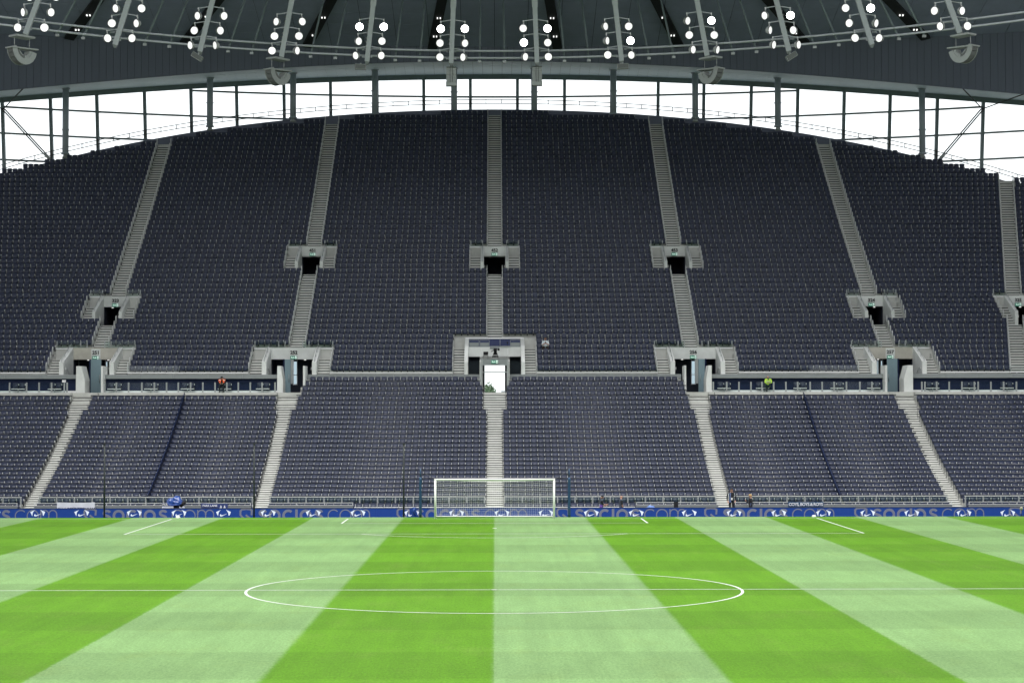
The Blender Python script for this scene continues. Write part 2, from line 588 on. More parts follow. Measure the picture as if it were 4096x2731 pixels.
UP_HALF = 0.57
def up_x(k, y): return UP_AISLES[k][0]+UP_AISLES[k][1]*(y-159.0)
# portals: (number, x, first gap row, last gap row, half header, wall, outer half)
PORTALS = [('251', -31.25, 0, 4, 1.75, 0.35, 3.1), ('252', -15.75, 0, 4, 1.75, 0.35, 3.1), ('', 0.0, 0, 6, 2.05, 0.27, 3.2),
           ('256', 15.60, 0, 4, 1.75, 0.35, 3.1), ('257', 31.1, 0, 4, 1.75, 0.35, 3.1),
           ('323', -31.1, 10, 14, 0.94, 0.26, 2.08), ('324', 31.0, 10, 14, 0.94, 0.26, 2.08), ('325', 43.1, 10, 14, 0.94, 0.26, 2.08), ('322', -43.2, 10, 14, 0.94, 0.26, 2.08),
           ('451', -15.6, 20, 24, 0.92, 0.26, 2.08), ('452', 0.0, 20, 24, 0.92, 0.26, 2.08), ('453', 15.45, 20, 24, 0.92, 0.26, 2.08)]

def cut(segs, a, b):
    out = []
    for s, e in segs:
        if b <= s or a >= e:
            out.append((s, e))
            continue
        if a > s:
            out.append((s, a))
        if b < e:
            out.append((b, e))
    return out

low_t = thing('lower_terrace', 'pale concrete lower terrace of stepped rows behind the goal', 'terrace', (0, 137, 0))
up_t = thing('upper_terrace', 'pale concrete upper terrace of steep stepped rows under the roof', 'terrace', (0, 158, 0))
for j in range(LOW_N):
    segs = [(-52, 52)] if j < 24 else [(-14.75, 14.6)]
    if j >= 26:
        segs = cut(segs, -1.0, 1.0)
    if j >= 24:
        segs = cut(segs, -20, -14.75)
    drop = (LOW_Z[j]-LOW_Z[j-1] if j else 0.35)+0.25
    mb = MB()
    for s, e in segs:
        o = MB().box(s, e, LOW_F[j], LOW_F[j+1]+0.03, LOW_Z[j]-drop, LOW_Z[j]).build('terrace_row', 'concrete', low_t)
        o.matrix_parent_inverse = Matrix.Translation((0, -137, 0))
for i in range(UP_N):
    xm = row_xmax(i)+0.75
    segs = [(-xm, xm)]
    for nme, xc, a, b, wh, t, wo in PORTALS:
        if a <= i <= b:
            segs = cut(segs, xc-wh-t, xc+wh+t)
            if i == b:                       # the last row of the opening keeps the level of the landing below it
                segs = cut(segs, xc-wo, xc+wo)
        if nme == '' and i <= 6:
            segs = cut(segs, -2.3, 2.3)
    drop = (UP_Z[i]-UP_Z[i-1] if i else 0.4)+0.3
    mb = MB()
    for s, e in segs:
        o = MB().box(s, e, UP_F[i], UP_F[i+1]+0.03, UP_Z[i]-drop, UP_Z[i]).build('terrace_row', 'concrete', up_t)
        o.matrix_parent_inverse = Matrix.Translation((0, -158, 0))
    for nme, xc, a, b, wh, t, wo in PORTALS:
        if i == b:
            for s in (-1, 1):
                x0, x1 = sorted((xc+s*(wh+t), xc+s*wo))
                o = MB().box(x0, x1, UP_F[i]-0.01, UP_F[i+1]+0.02, UP_Z[i-1]-0.6, UP_Z[i-1]+0.003).build('landing', 'concrete', up_t)
                o.matrix_parent_inverse = Matrix.Translation((0, -158, 0))
                o = MB().box(x0, x1, UP_F[i+1]-0.02, UP_F[i+1]+0.05, UP_Z[i-1], UP_Z[i+1]-0.01).build('landing_wall', 'concrete', up_t)
                o.matrix_parent_inverse = Matrix.Translation((0, -158, 0))

for sx, x_in in ((-1, 14.75), (1, 14.6)):          # wall closing the step between the last side row and the platform
    segs = [(-52, -x_in)] if sx < 0 else [(x_in, 52)]
    full = segs
    for x, h0, h1 in LOW_AISLES:
        segs = cut(segs, x-h1-.02, x+h1+.02)
    for s, e in segs:
        o = MB().box(s, e, LOW_F[24]-.01, 155.05, LOW_Z[22]-.3, FLOOR-.215).build('platform_riser', 'concrete', low_t)
        o.matrix_parent_inverse = Matrix.Translation((0, -137, 0))
    for x, h0, h1 in LOW_AISLES:
        if x_in-.9 < sx*x < 50:
            o = MB().box(x-h1-.02, x+h1+.02, LOW_F[24]-.01, LOW_F[25]+.02, LOW_Z[22]-.3, LOW_Z[24]-.02).build('stair_base', 'concrete', low_t)
            o.matrix_parent_inverse = Matrix.Translation((0, -137, 0))
            o = MB().box(x-h1-.02, x+h1+.02, LOW_F[25]+.02, 156.4, LOW_Z[22]-.3, LOW_Z[25]-.02).build('stair_base', 'concrete', low_t)
            o.matrix_parent_inverse = Matrix.Translation((0, -137, 0))
            for sd in (-1, 1):
                a_, b_ = sorted((x+sd*(h1+.022), x+sd*(h1+.42)))
                if sx*a_ < x_in or sx*b_ < x_in:
                    continue
                o = MB().box(a_, b_, LOW_F[24]+.03, 156.45, LOW_Z[22]-.3, FLOOR-.02).build('stair_side', 'concrete', low_t)
                o.matrix_parent_inverse = Matrix.Translation((0, -137, 0))

# ------------------------------------------------------------------ stair flights
sm = MB()
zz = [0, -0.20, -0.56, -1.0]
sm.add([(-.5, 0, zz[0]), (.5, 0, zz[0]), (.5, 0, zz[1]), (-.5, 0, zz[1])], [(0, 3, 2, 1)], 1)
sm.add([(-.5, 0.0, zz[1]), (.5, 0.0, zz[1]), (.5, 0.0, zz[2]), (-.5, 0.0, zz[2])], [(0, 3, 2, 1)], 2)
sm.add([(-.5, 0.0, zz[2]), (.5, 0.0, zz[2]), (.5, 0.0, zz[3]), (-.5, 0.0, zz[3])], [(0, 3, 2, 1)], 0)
sm.add([(-.5, 0, 0), (.5, 0, 0), (.5, 0.14, 0), (-.5, 0.14, 0)], [(0, 1, 2, 3)], 1)
sm.add([(-.5, 0.14, 0), (.5, 0.14, 0), (.5, 1, 0), (-.5, 1, 0)], [(0, 1, 2, 3)], 0)
for sx in (-.5, .5):
    sm.add([(sx, 0, 0), (sx, 1, 0), (sx, 1, -1), (sx, 0, -1)], [(0, 1, 2, 3)], 0)
sm.add([(-.5, 1, 0), (.5, 1, 0), (.5, 1, -1), (-.5, 1, -1)], [(0, 1, 2, 3)], 0)
STEP = sm.mesh('step', ['step_concrete', 'step_nosing', 'step_dark_band'])

hm = MB()
hm.tube([(0, 0, 0), (0, 0, 0.86), (0, 0.05, 0.95), (0, 0.13, 1.0), (0, 0.24, 1.0), (0, 0.30, 0.92), (0, 0.30, 0.42)], 0.026, 5)
HOOP = hm.mesh('handrail', 'steel_pale')

def flight(parent, x, half, F, Z, i0, i1, hoops=False, slant=None):
    """two risers for each row i0..i1 of an aisle centred on x"""
    org = parent.location
    for i in range(i0, i1+1):
        xx = slant(F[i]) if slant else x
        dz0 = Z[i]-Z[i-1] if i else 0.36
        dz1 = Z[i+1]-Z[i] if i+1 < len(Z) else dz0
        mid = (F[i]+F[i+1])/2
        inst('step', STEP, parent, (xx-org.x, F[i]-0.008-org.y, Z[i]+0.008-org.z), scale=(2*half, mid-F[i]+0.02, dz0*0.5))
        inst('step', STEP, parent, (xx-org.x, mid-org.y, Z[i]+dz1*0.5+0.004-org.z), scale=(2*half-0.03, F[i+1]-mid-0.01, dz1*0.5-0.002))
        if hoops:
            for s in (-1, 1):
                inst('handrail', HOOP, parent, (xx+s*(half+0.07)-org.x, F[i]+0.08-org.y, Z[i]-org.z))

EXW = {'251': 'exit 251 above the white banner', '252': 'exit 252 above the PARK LANE banner', '256': 'exit 256 beside the yellow jacket', '257': 'exit 257 above the COYS banner',
       '323': 'exit 323 on the white-banner side', '324': 'exit 324 on the COYS-banner side', '325': 'the outermost exit 325', '322': 'the outermost exit, white-banner side', '451': 'exit 451 on the PARK-LANE side', '452': 'exit 452 over the camera box', '453': 'exit 453 on the yellow-jacket side'}
low_lab = ['far outside the white banner', 'climbing to '+EXW['251'], 'climbing to '+EXW['252'], 'climbing to the bright glazed doorway behind the goal', 'climbing to '+EXW['256'], 'climbing to '+EXW['257'], 'far outside the COYS banner']
for k, (x, h0, h1) in enumerate(LOW_AISLES):
    st = thing('stair_flight', 'lower concrete stair flight '+low_lab[k], 'stairs', (x, LOW_F[0], LOW_Z[0]))
    top = 25 if 1 < k < 5 else (25 if k in (1, 5) else 23)
    flight(st, x, h0, LOW_F, LOW_Z, 0, 20)
    flight(st, x, h1, LOW_F, LOW_Z, 21, top)
spans = {0: [(0, 9), (15, 60)], 1: [(5, 9), (15, 60)], 2: [(5, 19), (25, 60)], 3: [(7, 19), (25, 60)], 4: [(5, 19), (25, 60)], 5: [(5, 9), (15, 60)], 6: [(0, 9), (15, 60)]}
below = {0: '322', 1: '323', 2: '451', 3: '452', 4: '453', 5: '324', 6: '325'}
for k in range(7):
    for q, (i0, i1) in enumerate(spans[k]):
        last = max(i for i in range(UP_N) if row_xmax(i) > abs(up_x(k, UP_D[i]))+0.2)
        i1 = min(i1, last)
        lab = ('short upper stair flight with hoop handrails leading up to '+EXW[below[k]]) if q == 0 else ('long upper stair flight with hoop handrails rising above '+EXW[below[k]])
        st = thing('stair_flight', lab, 'stairs', (up_x(k, UP_F[i0]), UP_F[i0], UP_Z[i0]))
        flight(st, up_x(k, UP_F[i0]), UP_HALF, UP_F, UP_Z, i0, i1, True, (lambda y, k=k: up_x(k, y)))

# ================================================================== seats
def outline_back():
    return [(-.198, .36), (-.219, .56), (-.225, .74), (-.200, .79), (-.10, .815), (.10, .815), (.200, .79), (.225, .74), (.219, .56), (.198, .36)]
def outline_pan():
    return [(-.11, .345), (-.175, .395), (-.205, .54), (-.212, .650), (-.18, .69), (0, .705), (.18, .69), (.212, .650), (.205, .54), (.175, .395), (.11, .345)]

def part_back():
    mb = MB()
    ol = outline_back()
    n = len(ol)
    def yb(z): return 0.06+(z-.36)*0.22
    front = [(x, yb(z), z) for x, z in ol]
    back = [(x*0.97, yb(z)+0.045, z-0.012) for x, z in ol]
    mb.add(front+back, [tuple(range(n))]+[(k, n+k, n+(k+1) % n, (k+1) % n) for k in range(n)]+[tuple(range(2*n-1, n-1, -1))])
    return mb
def part_pan():
    mb = MB()
    ol = outline_pan()
    n = len(ol)
    def yp(z): return 0.0+(z-.345)*0.10
    rim = [(x, yp(z)+0.015, z) for x, z in ol]
    inner = [(x*0.72, yp(0.53+(z-.53)*0.72)-0.035, 0.53+(z-.53)*0.72) for x, z in ol]
    back = [(x, yp(z)+0.055, z) for x, z in ol]
    v = rim+inner+back
    fs = [(k, (k+1) % n, n+(k+1) % n, n+k) for k in range(n)]+[tuple(range(n, 2*n))]
    fs += [(2*n+k, 2*n+(k+1) % n, (k+1) % n, k) for k in range(n)]
    mb.add(v, fs, 0, True)
    return mb
def part_bracket():
    mb = MB()
    mb.box(.216, .264, .075, .16, .60, .715)
    return mb
def part_hinge_filler():
    return MB().box(.195, .285, .04, .10, .22, .40).box(.222, .258, .09, .13, .40, .53)  # narrow upper box: dark filler added for the shade between neighbouring seats
def part_open_pan():
    mb = MB()
    mb.add([(-.2, -.34, .42), (.2, -.34, .42), (.2, .06, .39), (-.2, .06, .39), (-.19, -.33, .46), (.19, -.33, .46), (.19, .06, .43), (-.19, .06, .43)],
           [(3, 2, 1, 0), (4, 5, 6, 7), (0, 1, 5, 4), (1, 2, 6, 5), (2, 3, 7, 6), (3, 0, 4, 7)])
    return mb
S_BACK = part_back().mesh('backrest', 'seat_navy')
S_PAN = part_pan().mesh('seat_pan', 'seat_navy')
S_BRK = part_bracket().mesh('bracket', 'seat_bracket')
S_HNG = part_hinge_filler().mesh('hinge_filler', 'seat_dark')
S_OPEN = part_open_pan().mesh('seat_pan', 'seat_navy')

def single_seat(loc, label, group, opened=False):
    t = thing('stadium_seat', label, 'seat', loc, 0, group)
    inst('backrest', S_BACK, t)
    inst('seat_pan', S_OPEN if opened else S_PAN, t)
    inst('bracket', S_BRK, t)
    inst('hinge_filler', S_HNG, t)
    return t

def fill(segs, gap=SEAT_W):
    xs = []
    for s, e in segs:
        n = int((e-s)/gap+1e-6)
        if n < 1:
            continue
        pitch_ = (e-s)/n
        if pitch_ > 0.52:
            pitch_ = 0.52
        o = (e-s-pitch_*n)/2
        xs += [s+o+pitch_*(k+0.5) for k in range(n)]
    return xs

DIV = (-23.25, 23.2)                     # dark dividers running up the lower terrace
seat_pts, singles = [], []
for j in range(LOW_N):
    segs = [(-50, 50)] if j < 24 else [(-14.55+0.0*(j-24), 14.4)]
    if j == 27:
        segs = [(-14.1, 14.0)]
    for k, (x, h0, h1) in enumerate(LOW_AISLES):
        h = low_half(k, j)
        if j >= 26 and k == 3:
            h = 1.05+0.2*(j-26)
        segs = cut(segs, x-h-0.03, x+h+0.03)
    for d in DIV:
        segs = cut(segs, d-0.10, d+0.10)
    for x in fill(segs):
        if j in (0, 1) and abs(x) < 34.5:
            singles.append((x, j))
        else:
            seat_pts.append((x, LOW_D[j], LOW_Z[j]))
sitter_x = at(2182, 1380, UP_D[4]).x
for i in range(UP_N):
    xm = row_xmax(i)
    segs = [(-xm, xm)] if xm > 0.6 else []
    for k in range(7):
        c = up_x(k, UP_D[i])
        segs = cut(segs, c-UP_HALF-0.08, c+UP_HALF+0.08)
    for nme, xc, a, b, wh, t, wo in PORTALS:
        if a <= i <= b:
            segs = cut(segs, xc-wo-0.05, xc+wo+0.05)
    if i in (51, 52, 53):                # columns and camera gaps break the last rows
        segs = [s for s in segs]
    if i == 4:
        got = fill(segs)
        sitter_x = min(got, key=lambda q: abs(q-sitter_x))
    for x in fill(segs):
        if i == 4 and abs(x-sitter_x) < 0.1:
            continue
        seat_pts.append((x, UP_D[i], UP_Z[i]))
singles.sort(key=lambda q: (abs(q[0])))
for x, j in singles[:240]:
    lab = 'navy tip-up seat in the front row just above the advertising board' if j == 0 else 'navy tip-up seat in the second row behind the glass front fence'
    single_seat((x, LOW_D[j], LOW_Z[j]), lab, 'navy seats of the two front rows')
seat_pts += [(x, LOW_D[j], LOW_Z[j]) for x, j in singles[240:]]

def seat_mass(name, pts, parts):
    base_v, loops, lstart, ltot, mi, sm_ = [], [], [], [], [], []
    o = 0
    for k, (me, m_) in enumerate(parts):
        n = len(me.vertices)
        c = np.zeros(n*3, dtype=np.float32)
        me.vertices.foreach_get('co', c)
        base_v.append(c.reshape(-1, 3))
        for p in me.polygons:
            lstart.append(len(loops))
            ltot.append(len(p.vertices))
            loops += [o+q for q in p.vertices]
            mi.append(m_)
            sm_.append(p.use_smooth)
        o += n
    base = np.concatenate(base_v)
    nb, nl, npol = len(base), len(loops), len(ltot)
    P = np.array(pts, dtype=np.float32)
    n = len(P)
    jig = rng.normal(0, 0.006, (n, 1, 3)).astype(np.float32)
    V = (base[None]+P[:, None]+jig).reshape(-1, 3)
    LI = (np.array(loops, dtype=np.int32)[None]+np.arange(n, dtype=np.int32)[:, None]*nb).ravel()
    LS = (np.array(lstart, dtype=np.int32)[None]+np.arange(n, dtype=np.int32)[:, None]*nl).ravel()
    me = bpy.data.meshes.new(name)
    me.vertices.add(len(V))
    me.vertices.foreach_set('co', V.ravel())
    me.loops.add(len(LI))
    me.loops.foreach_set('vertex_index', LI)
    me.polygons.add(npol*n)
    me.polygons.foreach_set('loop_start', LS)
    for mm in ('seat_navy', 'seat_bracket', 'seat_dark'):
        me.materials.append(M[mm])
    me.polygons.foreach_set('material_index', np.tile(np.array(mi, dtype=np.int32), n))
    me.polygons.foreach_set('use_smooth', np.tile(np.array(sm_, dtype=bool), n))
    a = me.attributes.new('tint', 'FLOAT', 'POINT')
    a.data.foreach_set('value', np.repeat(rng.normal(0, 0.07, n).astype(np.float32), nb))
    me.update(calc_edges=True)
    ob = bpy.data.objects.new(name, me)
    col.objects.link(ob)
    return ob
mass = seat_mass('stadium_seats', seat_pts, [(S_BACK, 0), (S_PAN, 0), (S_BRK, 1), (S_HNG, 2)])
tag(mass, 'rows of folded navy plastic seats filling both terraces', 'seats', None, 'stuff')

# rails between the rows of the lower terrace
for j in range(1, LOW_N-1):
    segs = [(-50, 50)] if j < 24 else [(-14.6, 14.5)]
    for k, (x, h0, h1) in enumerate(LOW_AISLES):
        h = low_half(k, j)-0.08
        if j >= 25 and k == 3:
            h = 0.95
        segs = cut(segs, x-h, x+h)
    for d in DIV:
        segs = cut(segs, d-0.06, d+0.06)
    t = thing('seat_rail', 'dark navy safety rail running along a row of lower terrace seats', 'rail', (0, LOW_D[j], LOW_Z[j]), 0, 'safety rails of the lower terrace')
    y, z = 0.27, 0.855
    for s, e in segs:
        mb = MB()
        mb.tube([(s, y, z), (e, y, z)], 0.036, 6)
        n = max(2, int(round((e-s)/1.9))+1)
        for q in range(n):
            xx = s+0.06+(e-s-0.12)*q/(n-1)
            mb.box(xx-0.012, xx+0.012, y-0.012, y+0.012, 0.2, z)
        mb.build('rail', 'rail_navy', t)
for d, w in zip(DIV, ('exits 251 and 252, above the tarpaulin', 'exits 256 and 257, below the yellow jacket')):
    mb = MB()
    for j in range(2, 24):
        mb.hexa([(d-.03, LOW_F[j], LOW_Z[j]-.1), (d+.03, LOW_F[j], LOW_Z[j]-.1), (d+.03, LOW_F[j+1], LOW_Z[j]-.1), (d-.03, LOW_F[j+1], LOW_Z[j]-.1),
                 (d-.03, LOW_F[j], LOW_Z[j]+.70), (d+.03, LOW_F[j], LOW_Z[j]+.70), (d+.03, LOW_F[j+1], LOW_Z[j+1]+.70), (d-.03, LOW_F[j+1], LOW_Z[j+1]+.70)])
    o = mb.build('row_divider', 'navy_wall')
    tag(o, 'dark navy divider up the lower seats between '+w, 'divider')

# ================================================================== exit portals
def exit_sign(parent, x, y, z, w=0.52, h=0.25):
    box = MB().box(x-w/2-.02, x+w/2+.02, y-.05, y, z-h/2-.02, z+h/2+.02).build('exit_sign', 'steel_grey', parent)
    MB().box(x-w/2, x+w/2, y-.062, y-.052, z-h/2, z+h/2).build('sign_face', 'sign_green', box)
    inst('sign_lettering', EXIT_TXT, box, (x-w*0.16, y-.066, z))
    mb = MB()
    mb.box(x+w*.2, x+w*.46, y-.070, y-.064, z-h*.42, z+h*.42)
    mb.build('sign_door', 'sign_white', box)
    mb = MB()
    c = x+w*.33
    mb.plate([(c-.01, z+.06), (c+.02, z+.06), (c+.03, z+.01), (c+.06, z-.0), (c+.06, z-.02), (c+.02, z-.02), (c+.04, z-.09), (c+.015, z-.09), (c-.0, z-.03), (c-.05, z-.08), (c-.06, z-.065), (c-.02, z-.0)], y-.076, y-.072)
    mb.build('running_figure', 'sign_green', box)
EXIT_TXT = text_mesh('Exit', 0.17, 'sign_white', 0.004)

def panel_row(parent, x0, x1, y0, y1, z0, z1, n, name, m, gap=0.012):
    w = (x1-x0)/n
    for k in range(n):
        MB().box(x0+k*w+gap/2, x0+(k+1)*w-gap/2, y0, y1, z0, z1).build(name, m, parent)

def portal(num, xc, a, b, wh, t, wo):
    yb = UP_F[b+1]                           # face of the header
    yf = UP_F[a]
    zt = UP_Z[b+1]
    l1 = a == 0
    lab = {'251': 'wide concrete exit portal with stained beige header, '+EXW['251'], '252': 'wide concrete exit portal with pale header, '+EXW['252'],
           '256': 'wide concrete exit portal with pale header, '+EXW['256'], '257': 'wide concrete exit portal with stained beige header, '+EXW['257']}.get(num, 'narrow concrete exit portal among the upper seats, '+EXW[num])
    p = thing('exit_portal', lab, 'exit', (0, 0, 0))
    hb = at(1978, 1436 if l1 else (1226 if a == 10 else 1023), yb).z
    m_head = 'concrete_stained' if num in ('251', '257') else 'concrete_pale'
    MB().box(xc-wh-.01, xc+wh+.01, yb-.02, yb+.28, hb, zt+0.10).build('header', m_head, p)
    if m_head == 'concrete_stained':
        MB().box(xc-.36, xc+.36, yb-.032, yb-.021, hb+.02, zt+0.02).build('clean_patch', 'concrete_pale', p)
    inst('number', text_mesh(num, 0.38, 'number_black', 0.013), p, (xc, yb-.045, zt-(zt-hb)*0.36))
    exit_sign(p, xc, yb-.034, hb+(zt-hb)*0.17)
    fl = FLOOR if l1 else UP_Z[a]-0.9
    zl = UP_Z[a]
    for s in (-1, 1):
        x0, x1 = sorted((xc+s*wh, xc+s*(wh+t)))
        ys_ = yf-0.02 if l1 else UP_F[a]+0.0
        zf = zl+(1.02 if l1 else 0.9)
        mb = MB()
        prof = [(ys_, fl-0.3), (ys_, zf), (yb-.02, zt+0.12), (yb-.02, fl-0.3)]
        v = [(x0, y, z) for y, z in prof]+[(x1, y, z) for y, z in prof]
        mb.add(v, [(0, 1, 2, 3), (7, 6, 5, 4), (0, 4, 5, 1), (1, 5, 6, 2), (2, 6, 7, 3), (3, 7, 4, 0)])
        w_ = mb.build('wing_wall', 'concrete_pale', p)
        xm = (x0+x1)/2
        hr = MB()
        hr.tube([(xm, ys_+0.12, zf+0.0), (xm, ys_+0.12, zf+0.20), (xm, yb-.05, zt+0.42), (xm, yb-.05, zt+.1)], 0.024, 5)
        for q in (0.35, 0.65):
            yy = ys_+(yb-ys_)*q
            zz_ = zf+(zt+.12-zf)*q
            hr.tube([(xm, yy, zz_-.02), (xm, yy, zz_+.22)], 0.02, 5)
        hr.build('handrail', 'steel_grey', w_)
        # hand rail on the inner face of the wing wall going down into the passage
        xi = xc+s*(wh-0.09)
        hr = MB()
        hr.tube([(xi, yf+0.25, zl+0.42), (xi, yf+0.35, zl+0.60), (xi, yf+0.62, zl+0.60), (xi, yb-0.4, zl+(-0.55 if l1 else -0.1))], 0.025, 5)
        hr.build('inner_handrail', 'steel_pale', w_)
    # side stairs on both sides of the opening
    for s in (-1, 1):
        x = xc+s*(wh+t+wo)/2
        half = (wo-wh-t)/2-0.02
        for i in range(a, b):
            dz0 = UP_Z[i]-UP_Z[i-1] if i else 0.4
            dz1 = UP_Z[i+1]-UP_Z[i]
            mid = (UP_F[i]+UP_F[i+1])/2
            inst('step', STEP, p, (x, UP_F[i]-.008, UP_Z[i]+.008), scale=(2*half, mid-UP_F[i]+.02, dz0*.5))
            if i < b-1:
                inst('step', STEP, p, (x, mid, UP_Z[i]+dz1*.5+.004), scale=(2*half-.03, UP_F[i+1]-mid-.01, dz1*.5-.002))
        for i in range(a, b):
            inst('stair_handrail', HOOP, p, (xc+s*(wo+0.02), UP_F[i]+0.08, UP_Z[i]))
    # dark passage under the rows behind
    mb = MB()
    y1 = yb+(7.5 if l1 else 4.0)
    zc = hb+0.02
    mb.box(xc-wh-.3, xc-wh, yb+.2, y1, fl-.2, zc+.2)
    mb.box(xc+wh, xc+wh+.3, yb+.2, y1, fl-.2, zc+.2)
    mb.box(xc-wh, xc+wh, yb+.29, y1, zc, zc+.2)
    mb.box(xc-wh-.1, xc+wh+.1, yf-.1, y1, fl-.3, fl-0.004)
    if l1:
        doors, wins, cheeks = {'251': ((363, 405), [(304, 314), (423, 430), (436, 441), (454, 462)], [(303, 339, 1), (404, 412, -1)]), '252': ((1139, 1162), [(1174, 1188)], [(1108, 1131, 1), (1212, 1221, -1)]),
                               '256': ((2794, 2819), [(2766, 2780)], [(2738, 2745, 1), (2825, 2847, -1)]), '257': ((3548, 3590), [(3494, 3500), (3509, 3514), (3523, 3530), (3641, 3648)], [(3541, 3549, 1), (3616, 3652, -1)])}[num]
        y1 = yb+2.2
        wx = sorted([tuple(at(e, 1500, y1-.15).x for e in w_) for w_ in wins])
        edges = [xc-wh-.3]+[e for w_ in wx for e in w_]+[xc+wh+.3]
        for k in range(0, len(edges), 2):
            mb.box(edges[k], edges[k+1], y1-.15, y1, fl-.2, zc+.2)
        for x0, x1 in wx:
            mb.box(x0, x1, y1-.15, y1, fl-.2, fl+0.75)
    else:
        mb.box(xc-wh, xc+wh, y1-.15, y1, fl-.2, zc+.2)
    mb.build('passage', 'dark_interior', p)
    if l1:
        for x0, x1 in wx:
            fr = MB()
            for bx in ((x0-.04, x0+.01, fl+.7, zc), (x1-.01, x1+.04, fl+.7, zc)):
                fr.box(bx[0], bx[1], y1-.22, y1-.14, bx[2], bx[3])
            fr.box(x0-.04, x1+.04, y1-.23, y1-.14, fl+.68, fl+.74)
            fr.box(x0-.04, x1+.04, y1-.23, y1-.14, fl+1.45, fl+1.50)
            wf = fr.build('window', 'white_paint', p)
            MB().add([(x0, y1-.09, fl+.74), (x1, y1-.09, fl+.74), (x1, y1-.09, zc), (x0, y1-.09, zc)], [(0, 1, 2, 3)]).build('pane', 'glass_tinted', wf)
        yd = yb-1.2
        x0, x1 = (at(u_, 1500, yd).x for u_ in doors)
        dr = MB().box(x0, x1, yd, yd+.06, fl, hb-.04).build('door', 'door_blue', p)
        xh = x1-.12 if xc < 0 else x0+.12
        MB().tube([(xh, yd-.05, fl+.85), (xh, yd-.05, fl+1.45)], .022, 5).build('door_handle', 'steel_grey', dr)
        fx_ = (x0-.12, x0-.01) if xc < 0 else (x1+.01, x1+.12)
        MB().box(fx_[0], fx_[1], yd-.02, yd+.12, fl, hb-.02).build('door_frame', 'navy_wall', p)
        if num == '252' or num == '256':
            xw0, xw1 = sorted((x1+.02, at(wins[0][0 if xc < 0 else 1], 1500, yd).x)) if xc < 0 else sorted((at(wins[0][1], 1500, yd).x, x0-.02))
            MB().box(xw0, xw1, yd+.02, yd+.06, fl+.72, hb-.04).build('side_light', 'steel_grey', p)
        # low sloping cheek walls beside the stair head
        for u0_, u1_, sd_ in cheeks:
            yc0 = 156.5
            x0, x1 = at(u0_, 1500, yc0).x, at(u1_, 1500, yc0).x
            xs0, xs1 = (x0, x1)
            za, zb = fl+1.0, at(1978, 1462, yc0).z
            # sloping top falls towards the opening: profile in x, run back in y
            w_ = x1-x0
            if w_ > .3:
                prof = [(x0, fl-.25), (x1, fl-.25), (x1, za), (x0+w_*.62 if sd_ > 0 else x1-w_*.0, zb if sd_ > 0 else za), (x0+w_*.05, zb)] if sd_ > 0 else [(x0, fl-.25), (x1, fl-.25), (x1, zb), (x0+w_*.42, zb), (x0, za)]
            else:
                prof = [(x0, fl-.25), (x1, fl-.25), (x1, zb), (x0, zb)]
            n = len(prof)
            v = [(x, yc0, z) for x, z in prof]+[(x, 158.4, z) for x, z in prof]
            MB().add(v, [tuple(range(n)), tuple(range(2*n-1, n-1, -1))]+[(k, n+k, n+(k+1) % n, (k+1) % n) for k in range(n)]).build('cheek_wall', 'concrete_pale', p)
        xa = [x for x, _, _ in LOW_AISLES if abs(x-xc) < 1.5][0]
        MB().box(xc-wh, xc+wh, 155.6, yf+.05, fl-.3, fl-.006).build('threshold', 'concrete', p)
    for s in (-0.45, 0.45):
        MB().tube([(xc+s*wh, yb+1.0, zc-.07), (xc+s*wh, yb+1.0, zc-.01)], 0.09, 10).build('downlight', 'downlight_glow', p)
    # glass balustrade along the row above the header
    yg = yb-0.015
    n = 4 if l1 else 2
    w_out = wo-0.05
    xs_ = [-w_out, -wh*0.62-0.1, -UP_HALF-.12, UP_HALF+.12, wh*0.62+.1, w_out] if l1 else [-w_out, -wh-.12, wh+.12, w_out]
    for x in xs_:
        MB().box(xc+x-.035, xc+x+.035, yg-.03, yg+.03, zt+.102 if (l1 or abs(x) < wo-.1) else zt-.30, zt+.62).build('balustrade_post', 'steel_grey', p)
    for x0, x1 in zip(xs_[:-1], xs_[1:]):
        if x0 < 0 < x1:
            continue
        MB().box(xc+x0+.05, xc+x1-.05, yg-.008, yg+.008, zt+.08, zt+.60).build('glass_panel', 'glass_barrier', p)
    for s in (-1, 1):
        x0, x1 = sorted((xc+s*(wh+t+.02), xc+s*wo))
        MB().box(x0, x1, yg-.07, yg-.035, zt-.02, zt+.07).build('ledge', 'white_paint', p)
    return p
for P_ in PORTALS:
    if P_[0] and P_[0] != '322':
        portal(*P_)

